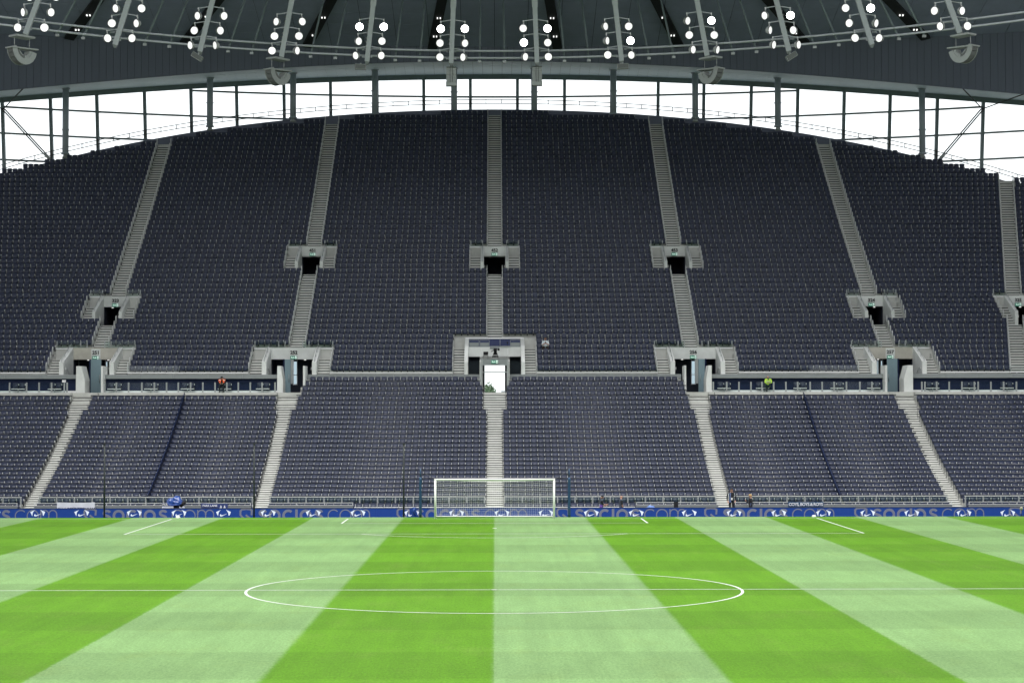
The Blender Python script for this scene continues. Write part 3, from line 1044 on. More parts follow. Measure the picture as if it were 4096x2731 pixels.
# ================================================================== camera box and glazed doorway in the middle
def camera_box():
    p = thing('camera_box', 'concrete camera box above the bright glazed doorway, navy back panel and railings', 'camera box', (0, 0, 0))
    yb, zt = UP_F[7], UP_Z[7]
    fl = FLOOR
    def zat(v, y): return at(1978, v, y).z
    zn0 = zat(1384, yb)
    MB().box(-2.06, 2.06, yb-.02, yb+.2, zn0-.4, zt-.05).build('back_panel', 'navy_panel', p)
    MB().box(-2.30, 2.30, yb-.10, yb+.02, zt-.05, zt+.06).build('ledge', 'white_paint', p)
    yp = UP_F[3]                     # front of upper camera deck
    zb1, zb0 = zat(1387, yp), zat(1426, yp)
    MB().box(-2.06, 2.06, yp, yp+.3, zb0, zb1).build('concrete_beam', 'concrete_pale', p)
    MB().box(-2.06, 2.06, yp+.05, yb, zb1-.1, zb1-.004).build('deck', 'concrete', p)
    for s in (-1, 1):
        x0, x1 = sorted((s*2.05, s*2.33))
        prof = [(UP_F[0]-.02, fl-.3), (UP_F[0]-.02, UP_Z[0]+1.0), (yp, zb1+.1), (yp+.3, zb1+.12), (yb, zt+.02), (yb, fl-.3)]
        v = [(x0, y, z) for y, z in prof]+[(x1, y, z) for y, z in prof]
        n = len(prof)
        MB().add(v, [tuple(range(n)), tuple(range(2*n-1, n-1, -1))]+[(k, n+k, n+(k+1) % n, (k+1) % n) for k in range(n)]).build('side_wall', 'concrete_pale', p)
        x = s*(2.33+3.2)/2
        half = (3.2-2.33)/2-.02
        for i in range(0, 6):
            dz0 = UP_Z[i]-UP_Z[i-1] if i else 0.4
            dz1 = UP_Z[i+1]-UP_Z[i]
            mid = (UP_F[i]+UP_F[i+1])/2
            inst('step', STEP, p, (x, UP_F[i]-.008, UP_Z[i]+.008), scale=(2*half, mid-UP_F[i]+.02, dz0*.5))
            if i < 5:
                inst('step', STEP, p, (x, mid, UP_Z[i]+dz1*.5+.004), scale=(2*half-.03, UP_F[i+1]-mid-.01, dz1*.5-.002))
                inst('stair_handrail', HOOP, p, (s*3.24, UP_F[i]+.08, UP_Z[i]))
        # railings with grey infill
        for x0, x1 in ((s*2.0, s*1.22), (s*1.15, s*0.42)):
            if s > 0 and abs(x1) < 0.5:
                continue
            a, b = sorted((x0, x1))
            mb = MB()
            mb.tube([(a, yp+.1, zb1), (a, yp+.1, zb1+.52), (b, yp+.1, zb1+.52), (b, yp+.1, zb1)], .02, 5)
            r_ = mb.build('railing', 'steel_grey', p)
            MB().box(a+.03, b-.03, yp+.09, yp+.11, zb1+.04, zb1+.34).build('infill_panel', 'panel_grey', r_)
        # dark recess and smoked glass door beside the doorway
        x0, x1 = sorted((s*1.15, s*2.05))
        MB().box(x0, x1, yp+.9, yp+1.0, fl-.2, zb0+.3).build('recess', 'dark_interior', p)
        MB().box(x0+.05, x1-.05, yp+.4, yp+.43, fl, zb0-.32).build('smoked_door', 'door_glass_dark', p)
    MB().box(-.37, .37, yp-.05, yp+.02, zb1-.16, zb1+.06).build('monitor_box', 'panel_grey', p)
    MB().box(.45, 1.24, yp-.05, yp+.12, zb1-.03, zb1+.06).build('desk_shelf', 'steel_grey', p)
    MB().tube([(.42, yp, zb1), (.42, yp, zb1+.55)], .02, 5).build('shelf_post', 'steel_grey', p)
    # lower camera platform over the doorway
    yd = 157.0
    zp1, zp0 = zat(1429, yd), zat(1461, yd)
    ztr = zat(1435, yd)
    MB().box(-1.0, 1.0, yd, yp+.5, zp0+.3, zp0+.45).build('platform_deck', 'panel_grey', p)
    MB().box(-1.0, 1.0, yd-.05, yd+.05, zp0, ztr).build('door_header', 'panel_grey', p)
    exit_sign(p, 0.0, yd-.052, (zp0+ztr)/2+.02)
    mb = MB()
    for z in (ztr+.08, ztr+.26):
        mb.tube([(-1.0, yd, z), (1.0, yd, z)], .022, 5)
    for x in (-1.0, 1.0):
        mb.tube([(x, yd, zp0), (x, yd, ztr+.75)], .022, 5)
    mb.build('front_railing', 'steel_pale', p)
    for s in (-1, 1):
        x0, x1 = sorted((s*.92, s*1.06))
        MB().box(x0, x1, yd-.06, yd+.4, fl-.2, ztr).build('door_jamb', 'steel_grey', p)
        # side walls and lid of the passage that runs out through the back of the stand
        x0, x1 = sorted((s*1.0, s*1.15))
        MB().hexa([(x0, yd+.4, fl-.2), (x1, yd+.4, fl-.2), (x1, 206, fl-.2), (x0, 206, fl-.2), (x0, yd+.4, zp0+.3), (x1, yd+.4, zp0+.3), (x1, 206, zp0+4.7), (x0, 206, zp0+4.7)]).build('passage_wall', 'concrete_pale', p)
    MB().hexa([(-1.15, yp+.5, zp0+.3), (1.15, yp+.5, zp0+.3), (1.15, 206, zp0+4.6), (-1.15, 206, zp0+4.6), (-1.15, yp+.5, zp0+.5), (1.15, yp+.5, zp0+.5), (1.15, 206, zp0+4.8), (-1.15, 206, zp0+4.8)]).build('passage_ceiling', 'concrete_pale', p)
    MB().box(-1.0, 1.0, 156.2, 206, fl-.2, fl-.006).build('passage_floor', 'concrete', p)
    MB().box(-.92, .92, yd+.05, yd+.11, zat(1490, yd), zat(1486, yd)).build('transom', 'steel_grey', p)
    for x0, x1, z0, z1 in ((-.92, .92, zat(1486, yd), zp0), (-.92, .92, fl, zat(1490, yd))):
        MB().box(x0+.01, x1-.01, yd+.07, yd+.09, z0, z1).build('door_glass', 'glass_clear', p)
    MB().box(-.012, .012, 205.5, 205.54, fl, fl+.75).build('guard_post', 'steel_grey', p)
    MB().box(-1.0, 1.0, 205.51, 205.53, fl, fl+.72).build('guard_glass', 'glass_clear', p)
    return yp, zb1, yd, zp0
_yp, _zb1, _yd, _zp0 = camera_box()

def tripod_camera(loc):
    t = thing('broadcast_camera', 'black covered broadcast camera on tripod over the doorway', 'camera', loc)
    for a in (90, 210, 330):
        MB().tube([(0.0, 0, .62), (.30*math.cos(R(a)), .22*math.sin(R(a)), 0)], [.05, .03], 6).build('leg', 'black_cloth', t)
    mb = MB()
    mb.tube([(0, 0, .02), (0, 0, .30), (0, 0, .62)], [.36, .24, .10], 10)
    mb.build('rain_skirt', 'black_cloth', t)
    MB().box(-.13, .13, -.30, .22, .62, .88).build('body', 'black_cloth', t)
    MB().tube([(0, -.28, .75), (0, -.58, .75)], [.10, .12], 10).build('lens', 'black_cloth', t)
    MB().box(.16, .33, -.05, .02, .70, .86).build('viewfinder', 'black_cloth', t)
    MB().tube([(-.13, 0, .74), (-.33, .1, .62)], .025, 5).build('pan_handle', 'black_cloth', t)
tripod_camera((0.05, _yd+.8, _zp0+.45))
t = thing('folding_chair', 'black folding chair beside the broadcast camera over the doorway', 'chair', (-.68, _yd+.9, _zp0+.45))
MB().box(-.18, .18, .14, .18, .32, .62).build('backrest', 'black_cloth', t)
MB().box(-.19, .19, -.16, .16, .28, .32).build('seat', 'black_cloth', t)
for x in (-.17, .17):
    MB().tube([(x, -.15, 0), (x, .17, .62)], .014, 5).build('leg', 'black_cloth', t)
    MB().tube([(x, .15, 0), (x, -.14, .30)], .014, 5).build('leg', 'black_cloth', t)
t = thing('microphone', 'small black microphone standing on the desk shelf of the camera box', 'microphone', (1.0, _yp+.02, _zb1+.06))
MB().tube([(0, 0, 0), (0, 0, .02)], .07, 8).build('base', 'black_cloth', t)
MB().tube([(0, 0, .02), (0, 0, .2), (0, -.05, .3)], .015, 5).build('stalk', 'black_cloth', t)
MB().tube([(0, -.04, .22), (0, -.08, .32)], .05, 8).build('head', 'black_cloth', t)

# ================================================================== viewing platforms with glass fronts, and the wall under the upper terrace
Y_PL0, Y_PL1 = 155.0, 157.62
Z_P0, Z_P1 = at(1978, 1513, 157.5).z, at(1978, 1497, 157.5).z
def platform(x0, x1, lab, seats, posts):
    p = thing('viewing_platform', lab, 'platform', (0, 0, 0))
    MB().box(x0, x1, Y_PL0, Y_PL1+.3, FLOOR-.32, FLOOR-.03).build('floor_slab', 'concrete', p)
    MB().box(x0, x1, Y_PL0-.03, Y_PL0+.35, FLOOR-.22, FLOOR-.012).build('kerb', 'concrete', p)
    MB().box(x0, x1, Y_PL1, Y_PL1+.1, FLOOR+.16, Z_P0+.05).build('back_wall', 'navy_wall', p)
    MB().box(x0, x1, Y_PL1-.03, Y_PL1+.06, FLOOR-.02, FLOOR+.165).build('skirting', 'white_paint', p)
    n = max(1, int(round((x1-x0)/2.65)))
    panel_row(p, x0, x1, Y_PL1-.28, Y_PL1-.22, Z_P0, Z_P1, n, 'parapet_panel', 'panel_grey')
    MB().box(x0, x1, Y_PL1-.20, UP_F[0]+.01, Z_P0+.1, Z_P1-.03).build('parapet_core', 'concrete', p)
    MB().box(x0, x1, UP_F[0]-.06, UP_F[0]-.005, Z_P1-.02, UP_Z[0]+.06).build('terrace_edge', 'concrete_pale', p)
    for k, x in enumerate(posts):
        MB().box(x-.055, x+.055, Y_PL0+.10, Y_PL0+.17, FLOOR-.01, FLOOR+.76).build('balustrade_post', 'steel_grey', p)
        MB().box(x-.12, x+.12, Y_PL0+.06, Y_PL0+.21, FLOOR-.01, FLOOR+.015).build('post_foot', 'steel_pale', p)
    for a, b in zip(posts[:-1], posts[1:]):
        MB().box(a+.06, b-.06, Y_PL0+.13, Y_PL0+.15, FLOOR+.03, FLOOR+.74).build('glass_panel', 'glass_barrier', p)
    for x in seats:
        if x is None:
            continue
        xs_, kind = x
        single_seat((xs_, Y_PL1-.36, FLOOR-.02), 'navy tip-up seat against the navy wall of the viewing platform', 'navy seats in pairs on the viewing platforms', kind)
    # pale shelf bars under each pair
    for x in seats[::2]:
        MB().box(x[0]-.27, x[0]+.75, Y_PL1-.52, Y_PL1-.44, FLOOR+.27, FLOOR+.32).build('seat_beam', 'white_paint', p)
        MB().box(x[0]+.22, x[0]+.27, Y_PL1-.50, Y_PL1-.45, FLOOR, FLOOR+.27).build('beam_leg', 'steel_grey', p)
def px(u, y): return at(u, 1550, y).x
def pairs(us, opened=None):
    out = []
    for k, u in enumerate(us):
        x = px(u, Y_PL1-.36)
        out += [(x-.25, opened == (k, 0)), (x+.25, opened == (k, 1))]
    return out
platform(px(-420, 157), px(302, 157), 'viewing platform with glass front left of exit 251, with a pale box on a post', pairs([-190, -40, 74, 220]),
         [px(u, 155.1) for u in (-320, -200, -80, 38, 106, 156, 206, 257, 268)])
platform(px(415, 157), px(1106, 157), 'long viewing platform with glass front where the orange-vested person sits', pairs([458, 605, 751, 899, 1052], (3, 0)),
         [px(u, 155.1) for u in (418, 465, 514, 567, 617, 666, 713, 762, 811, 860, 907, 953, 1001, 1048, 1100)])
platform(px(2848, 157), px(3542, 157), 'long viewing platform with glass front where the yellow-jacketed person sits', pairs([2896, 3050, 3200, 3348, 3494], (1, 1)),
         [px(u, 155.1) for u in (2853, 2907, 2956, 3004, 3048, 3095, 3144, 3191, 3241, 3289, 3337, 3386, 3440, 3488, 3536)])
platform(px(3652, 157), px(4600, 157), 'viewing platform with glass front beyond the stained exit 257', pairs([3730, 3877, 4027, 4180, 4330]),
         [px(u, 155.1) for u in (3688, 3700, 3747, 3797, 3848, 3898, 3913, 3964, 4015, 4066, 4118, 4170, 4250, 4350, 4450)])
# middle stretch: only the parapet shows above the lower seats
for xa_, xb_, w in ((-14.45, -1.08, '252'), (1.08, 14.3, '256')):
    p = thing('parapet', 'grey panelled parapet between the glazed doorway and '+EXW[w], 'parapet', (0, 0, 0))
    panel_row(p, xa_, xb_, 157.98, 158.05, Z_P0, Z_P1+.01, 6, 'parapet_panel', 'panel_grey')
    MB().box(xa_, xb_, 158.06, 158.2, LOW_Z[27]-.3, Z_P1-.03).build('wall', 'concrete_pale', p)
    MB().box(xa_, xb_, UP_F[0]-.06, UP_F[0]-.005, Z_P1-.02, UP_Z[0]+.06).build('terrace_edge', 'concrete_pale', p)
# glass front edge with pale ledge along the first row of the upper terrace
segs = [(-44, 46)]
for nme, xc, a, b, wh, t_, wo in PORTALS:
    if a == 0:
        segs = cut(segs, xc-wo-.02, xc+wo+.02)
k = 0
names = ['outside exit 251', 'above the orange-vested person', 'from camera box to exit 252', 'beside the pale shirt', 'above the yellow-jacketed person', 'beyond exit 257']
for (s, e), w in zip(segs, names):
    p = thing('edge_barrier', 'pale ledge with clear glass at the upper terrace edge '+w, 'barrier', (0, 0, 0))
    MB().box(s, e, UP_F[0]-.14, UP_F[0]-.065, UP_Z[0]+.16, UP_Z[0]+.24).build('ledge', 'white_paint', p)
    n = max(1, int((e-s)/2.2))
    for q in range(n):
        x = s+(e-s)*(q+.5)/n
        MB().box(x-.03, x+.03, UP_F[0]-.12, UP_F[0]-.065, UP_Z[0]-.05, UP_Z[0]+.16).build('clamp', 'steel_grey', p)
        MB().box(s+(e-s)*q/n+.02, s+(e-s)*(q+1)/n-.02, UP_F[0]-.11, UP_F[0]-.10, UP_Z[0]+.24, UP_Z[0]+.72).build('glass_panel', 'glass_clear', p)

# ================================================================== front fence, low wall, advertising board
Y_FEN, Y_LOW, Y_LED = 137.86, 136.62, 134.6
zf1, zf0 = at(1978, 1985.5, Y_FEN).z, at(1978, 2008, Y_FEN).z
zl2, zl1, zl0 = at(1978, 2009.5, Y_LOW).z, at(1978, 2019, Y_LOW).z, -0.52
bounds = [(-45.8, -31.5), (-30.4, -16.1), (-15.0, -.62), (.62, 14.8), (15.9, 30.3), (31.4, 45.8)]
bl = ['outside the white banner', 'behind the PARK LANE banner', 'behind the goal towards exit 252', 'behind the bald person', 'behind the COYS banner', 'outside the exit 257 stairs']
for (s, e), w in zip(bounds, bl):
    p = thing('glass_fence', 'low glass fence with pale top rail '+w, 'fence', (0, 0, 0))
    MB().box(s, e, Y_FEN-.03, Y_FEN+.03, zf1-.03, zf1+.025).build('top_rail', 'steel_pale', p)
    n = max(2, int((e-s)/1.15))
    for q in range(n+1):
        x = s+.05+(e-s-.1)*q/n
        MB().box(x-.045, x+.045, Y_FEN-.04, Y_FEN+.04, LOW_Z[0], zf0+.28).build('post', 'steel_grey', p)
        MB().box(x-.02, x+.02, Y_FEN-.02, Y_FEN+.02, zf0+.28, zf1-.03).build('post_pin', 'steel_pale', p)
        if q < n:
            x1 = s+.05+(e-s-.1)*(q+1)/n
            MB().box(x+.05, x1-.05, Y_FEN-.006, Y_FEN+.006, zf0, zf1-.05).build('glass_panel', 'glass_barrier', p)
for (s, e), w in zip([(-45.8, -31.5), (-30.4, -16.1), (-15.0, -9.35), (9.35, 14.8), (15.9, 30.3), (31.4, 45.8)], bl):
    p = thing('front_wall', 'low grey panelled front wall with pale rail '+w, 'wall', (0, 0, 0))
    n = max(2, int((e-s)/1.5))
    panel_row(p, s, e, Y_LOW, Y_LOW+.1, zl0, zl1-.02, n, 'wall_panel', 'panel_grey')
    MB().box(s, e, Y_LOW-.02, Y_LOW+.12, zl1-.018, zl1+.015).build('coping', 'steel_pale', p)
    MB().box(s, e, Y_LOW+.03, Y_LOW+.08, zl2-.02, zl2+.025).build('rail', 'steel_pale', p)
    for q in range(n+1):
        x = s+.03+(e-s-.06)*q/n
        MB().box(x-.02, x+.02, Y_LOW+.035, Y_LOW+.075, zl1+.015, zl2-.02).build('rail_post', 'steel_pale', p)
p = thing('front_kerb', 'pale kerb along the track behind the goal', 'kerb', (0, 0, 0))
zk = at(1978, 2031, Y_LOW).z
MB().box(-9.3, 9.3, Y_LOW+.1, Y_LOW+.35, -.52, zk+.06).build('kerb', 'concrete_pale', p)

zt_led = at(1978, 2031, Y_LED).z
LED_H = zt_led+0.55
led = thing('advertising_board', 'long blue LED advertising board with grey lettering behind the goal', 'advertising board', (0, Y_LED, -0.55))
x = -44.16
while x < 44:
    MB().box(x+.002, x+1.918, 0, .12, 0, LED_H).build('led_panel', 'led_blue', led)
    x += 1.92
MB().box(-44.2, 44.2, -.02, .14, LED_H+.002, LED_H+.025).build('cap_strip', 'board_back', led)

def ribbon(pts, w, y0=0.0):
    pts = [Vector((p[0], 0, p[1])) for p in pts]
    n = len(pts)
    A, B = [], []
    for i in range(n):
        d1 = (pts[i]-pts[i-1]).normalized() if i else (pts[1]-pts[0]).normalized()
        d2 = (pts[i+1]-pts[i]).normalized() if i < n-1 else d1
        n1, n2 = Vector((-d1.z, 0, d1.x)), Vector((-d2.z, 0, d2.x))
        nn = (n1+n2).normalized()
        k = w/2/max(0.5, nn.dot(n1))
        A.append(pts[i]+nn*k)
        B.append(pts[i]-nn*k)
    mb = MB()
    mb.add([(p.x, y0, p.z) for p in A+B], [(i, i+1, n+i+1, n+i) for i in range(n-1)])
    return mb
def arc(cx, cz, r, a0, a1, n=20, rx=None):
    return [(cx+(rx or r)*math.cos(R(a0+(a1-a0)*k/n)), cz+r*math.sin(R(a0+(a1-a0)*k/n))) for k in range(n+1)]
XH = 0.80                        # letter height on the board
wb, wt = 0.17*XH/0.8, 0.075
GLY = {
    'o_bold': ribbon(arc(.40, .40, .31, 0, 360, 32), wb), 'c_bold': ribbon(arc(.40, .40, .31, 48, 312, 24), wb),
    'i_bold': ribbon([(.09, 0.0), (.09, .80)], .17),
    's_bold': ribbon(arc(.30, .565, .15, 15, 250, 14, .20)+arc(.30, .235, .15, 70, -165, 14, .20), .165),
    'o_thin': ribbon(arc(.37, .40, .36, 0, 360, 32), wt), 'c_thin': ribbon(arc(.37, .40, .36, 45, 315, 24), wt)}
mth = ribbon([(.04, 0), (.04, .78)], wt)
for q in (0, 1):
    o2 = ribbon([(.04+.52*q, .0)]+[(.04+.52*q, .48)]+arc(.30+.52*q, .48, .28, 180, 0, 14, .26)+[(.56+.52*q, 0)], wt, -0.001*(q+1))
    mth.add(o2.v, o2.f)
GLY['m_thin'] = mth
hk = ribbon([(.78, .42), (.80, .74), (.66, .81), (.42, .83), (.16, .80), (.06, .70), (.06, .44), (.20, .28), (.58, .0)], .125)
h2 = ribbon([(.40, .44), (.92, .04)], .125, -.001)
hk.add(h2.v, h2.f)
GLY['hook_logo'] = hk
GM = {k: v.mesh('letter', 'led_grey') for k, v in GLY.items()}
names_ = [('hook_logo', 0.05), ('s_bold', 1.27), ('o_bold', 1.93), ('c_bold', 2.82), ('i_bold', 3.66), ('o_bold', 3.95), ('s_bold', 4.92), ('c_thin', 5.80), ('o_thin', 6.57), ('m_thin', 7.42)]
hooks = [-297, 331, 955, 1583, 2222, 2814, 3414, 4032]
zl = -0.31+0.55                 # letters reach below the edge of the raised turf
for u in hooks:
    x0 = at(u, 2050, Y_LED).x
    for k, (gname, dx) in enumerate(names_):
        if abs(x0+dx) > 43:
            continue
        inst('hook_logo' if k == 0 else 'letter', GM[gname], led, (x0+dx, -.006-.0015*(k % 2), LED_H-.06-.80))
def swoosh():
    def P(pts): return [((x-457.5)/535*0.97, -(y-520)/535*0.97) for x, y in pts]
    mb = MB()
    for ol in ([(190, 480), (265, 632), (272, 560), (292, 490), (322, 445), (368, 404)],
               [(540, 400), (590, 450), (625, 515), (645, 612), (668, 612), (725, 475)],
               [(370, 545), (345, 562), (328, 592), (334, 624), (366, 638), (410, 630), (594, 540), (430, 588), (388, 596), (368, 580)]):
        q = P(ol)
        mb.add([(x, 0, z) for x, z in q], [tuple(range(len(q)))])
    return mb.mesh('sponsor_mark', 'led_white')
SW = swoosh()
for u in [-210, -28, 151, 327, 537, 716, 894, 1073, 1253, 1432, 1647, 1826, 2008, 2184, 2365, 2545, 2757, 2936, 3115, 3294, 3471, 3647, 3856, 4031, 4210]:
    q = at(u, 2051, Y_LED)
    inst('sponsor_mark', SW, led, (q.x, -.012, q.z+.55))

# ================================================================== goal
gt = thing('football_goal', 'white football goal with square mesh net', 'goal', (0, GL, 0))
GW, GH, GD = 3.72, 2.50, 2.0
for s in (-1, 1):
    MB().tube([(s*GW, 0, 0), (s*GW, 0, GH-.06)], .062, 12).build('post', 'white_paint', gt)
MB().tube([(-GW-.06, 0, GH-.06), (GW+.06, 0, GH-.06)], .062, 12).build('crossbar', 'white_paint', gt)
YB = LIP-GL-0.1
mb = MB()
mb.tube([(-GW, 0.05, .05), (-GW, YB, .05), (GW, YB, .05), (GW, .05, .05)], .04, 8)
mb.build('ground_bar', 'white_paint', gt)
mb = MB()
cr = 0.0045
def netpt(u, v):
    """u along the width 0..1, v from the crossbar (0) back and down to the ground bar (1)"""
    x = -GW+.02+2*(GW-.02)*u
    sag = 0.10*math.sin(math.pi*u)
    top = 0.30
    if v < top:
        q = v/top
        return (x, YB*q*0.9, GH-.10-sag*math.sin(q*math.pi/2)-0.05*math.sin(math.pi*u))
    q = (v-top)/(1-top)
    return (x, YB*(0.9+0.1*q)-0.06*math.sin(math.pi*q)*math.sin(math.pi*u), (GH-.10-sag-0.05*math.sin(math.pi*u))*(1-q)+.06*q)
NU, NV = 60, 28
for k in range(NU+1):
    mb.tube([netpt(k/NU, q/14) for q in range(15)], cr, 3, cap=False)
for k in range(NV+1):
    mb.tube([netpt(q/24, k/NV) for q in range(25)], cr, 3, cap=False)
for s in (-1, 1):
    for k in range(1, 16):
        y = YB*k/16
        mb.tube([(s*(GW-.03), y, .06), (s*(GW-.03), y, GH-.10)], cr, 3, cap=False)
    for k in range(1, 19):
        z = .06+(GH-.16)*k/19
        mb.tube([(s*(GW-.03), .02, z), (s*(GW-.03), YB*.95, z)], cr, 3, cap=False)
net = mb.build('net', 'net_cord', gt)
net['kind'] = 'stuff'
for s, u in ((-1, 1682), (1, 2277)):
    q = at(u, 2068, LIP-.15)
    t = thing('net_support_post', 'padded navy net support post beside the goal, on the side of %s' % ('PARK LANE' if s < 0 else 'the bald person'), 'post', (q.x, LIP-.15, 0))
    zt1, zt2 = at(u, 1908, LIP-.15).z, at(u, 1874, LIP-.15).z
    mb = MB()
    ns = 14
    mb.tube([(0.008*random.uniform(-1, 1), 0, zt1*k/ns) for k in range(ns+1)], [.085+.008*random.random() for k in range(ns+1)], 10)
    mb.build('padding', 'post_blue', t)
    MB().tube([(0, 0, zt1-.05), (0, 0, zt2)], .038, 8).build('pole', 'post_blue', t)
    o = MB().tube([(q.x, LIP-.15, zt2-.03), ((q.x+s*GW)/2, GL+1.6, (zt2+GH)/2-.12), (s*GW, GL+1.2, GH-.12)], .009, 4).build('net_rope', 'cable')
    tag(o, 'thin dark rope from goal net to padded post, side of %s' % ('PARK LANE' if s < 0 else 'the bald person'), 'rope')
for k, u in enumerate((417, 1016, 1615)):
    q = at(u, 2068, LIP+.6)
    t = thing('ball_net_pole', 'thin tall black pole of the ball-stop net %s' % ['in front of the white banner', 'by the stairs of exit 252', 'next to a padded post by the goal'][k], 'pole', (q.x, LIP+.6, -.52))
    zt = at(u, 1777, LIP+.6).z+.52
    MB().tube([(0, 0, 0), (0, 0, zt)], [.06, .05], 8).build('shaft', 'pole_black', t)
    MB().box(-.2, .2, -.2, .2, 0, .04).build('base_plate', 'pole_black', t)
    MB().tube([(0, 0, zt), (0, 0, zt+.06)], .075, 8).build('cap', 'pole_black', t)

# ================================================================== back wall, glazing and roof
def fit_even(pts, yfun):
    """photo points (u, v) on a curved surface y = yfun(x), symmetric about x = 0 -> z(x) polynomial in x^2"""
    X, Z = [], []
    for u, v in pts:
        x = -10.0
        for _ in range(12):
            x = at(u, v, yfun(x)).x
        X.append(x)
        Z.append(at(u, v, yfun(x)).z)
    A = np.stack([np.ones(len(X)), np.array(X)**2, np.array(X)**4], 1)
    c = np.linalg.lstsq(A, np.array(Z), rcond=None)[0]
    def f(x):
        x = min(abs(x), 62.0)
        if x > 46:
            s = 2*c[1]*46+4*c[2]*46**3
            return c[0]+c[1]*46**2+c[2]*46**4+s*(x-46)
        return c[0]+c[1]*x*x+c[2]*x**4
    return f
def fas_y(x): return 190.0-KB*x*x
def glz_y(x): return 199.9-KB*x*x
wall_z = fit_even([(84, 676), (397, 608), (631, 549.6), (832, 517), (959, 503), (1309, 463), (1519, 450), (1889, 440), (1978, 439.5)], back_y)
fas_z = fit_even([(0, 362), (269, 344), (654, 306), (841, 290), (1000, 279), (1168, 270), (1468, 256), (1978, 247)], fas_y)
gtop_z = fit_even([(28, 415), (206, 401), (397, 385), (584, 372), (771, 359), (959, 347), (1135, 336), (1324, 330), (1514, 323), (1697, 319), (1978, 316.6)], lambda x: glz_y(x)+1.5)
ftop_z = fit_even([(238, 147), (600, 165), (1224, 178), (1978, 189)], fas_y)
LEAN = 0.20
def normal(x):
    n = Vector((2*KB*x, 1, 0))
    return n.normalized()
def gpt(x, z, off=0.0):
    """point on the outward leaning glazing"""
    n = normal(x)
    k = (z-31.0)*LEAN+off
    return Vector((x+n.x*k, glz_y(x)+n.y*k, z))

XW = [-58+116*k/58 for k in range(59)]
mb = MB()
for a, b in zip(XW[:-1], XW[1:]):
    za, zb = wall_z(a), wall_z(b)
    mb.hexa([(a, back_y(a), za-9), (b, back_y(b), zb-9), (b, back_y(b)+.25, zb-9), (a, back_y(a)+.25, za-9), (a, back_y(a), za), (b, back_y(b), zb), (b, back_y(b)+.25, zb), (a, back_y(a)+.25, za)])
o = mb.build('back_wall', 'roof_fascia')
tag(o, 'dark curved wall closing the top of the upper terrace below the glazing', 'wall')

gz = thing('back_glazing', 'tall curved glazing with steel mullions behind the top of the stand', 'glazing', (0, 0, 0))
mu_u = [14, 124, 230, 339, 445, 549, 657, 763, 869, 975, 1081, 1188, 1295, 1402, 1508, 1612, 1720, 1826, 1932, 2037, 2145, 2250]
MX = []
for u in mu_u:
    x = -10.0
    for _ in range(12):
        x = at(u*1.7415, 450, glz_y(x)+.8).x
    MX.append(x)
sp = MX[1]-MX[0]
MX = [MX[0]-3*4.3, MX[0]-2*4.3, MX[0]-4.3]+MX+[MX[-1]+4.3, MX[-1]+2*4.3, MX[-1]+3*4.3]
for x in MX:
    p0, p1 = gpt(x, wall_z(x)-2.5), gpt(x, gtop_z(x)+.5)
    MB().bar(p0, p1, .30, .36, 0, (1, 0, 0)).build('mullion', 'facade_steel', gz)
TZ = [at(1978, 388, glz_y(0)+1.2).z]
zs_tr = [TZ[0]]
while zs_tr[-1] > 22:
    zs_tr.append(zs_tr[-1]-2.52)
for a, b in zip(MX[:-1], MX[1:]):
    top = min(gtop_z(a), gtop_z(b))
    bot = max(wall_z(a), wall_z(b))-1.0
    for z in zs_tr:
        if bot-1.5 < z < top+.1:
            MB().bar(gpt(a, z, .02), gpt(b, z, .02), .17, .17, 0, (0, 0, 1)).build('transom', 'facade_steel', gz)
    lv = [wall_z((a+b)/2)-2.0]+[z for z in reversed(zs_tr) if bot-1.5 < z < top]+[None]
    for z0, z1 in zip(lv[:-1], lv[1:]):
        za, zb = (z1, z1) if z1 is not None else (gtop_z(a)+.2, gtop_z(b)+.2)
        if za-z0 < 0.1:
            continue
        c = [gpt(a, z0, .05), gpt(b, z0, .05), gpt(b, zb, .05), gpt(a, za, .05)]
        MB().add(c, [(0, 1, 2, 3)]).build('pane', 'glass_glazing', gz)
for a, b in zip(MX[:-1], MX[1:]):
    pa, pb = gpt(a, gtop_z(a)+.28, -.05), gpt(b, gtop_z(b)+.28, -.05)
    MB().bar(pa, pb, .55, .3, 0, (0, 0, 1)).build('head_beam', 'facade_steel', gz)

gr = thing('guard_rail', 'thin steel guard rail following the top of the back wall in front of the glazing', 'rail', (0, 0, 0))
for h in (.62, 1.0):
    mb = MB()
    mb.tube([(x, back_y(x)+.3, wall_z(x)+h) for x in XW], .04, 5)
    mb.build('rail', 'cable', gr)
for a, b in zip(MX[:-1], MX[1:]):
    for q in (0, .33, .66):
        x = a+(b-a)*q
        MB().bar((x, back_y(x)+.3, wall_z(x)+.62-(.35 if q == 0 else 0)), (x, back_y(x)+.3, wall_z(x)+1.0+(.12 if q == 0 else 0)), .07 if q else .13, .07).build('rail_post', 'cable', gr)
    x = a
    g0 = gpt(a, wall_z(a)+.75, -.1)
    MB().bar((x, back_y(x)+.32, wall_z(x)+.75), g0, .12, .3).build('rail_bracket', 'steel_grey', gr)

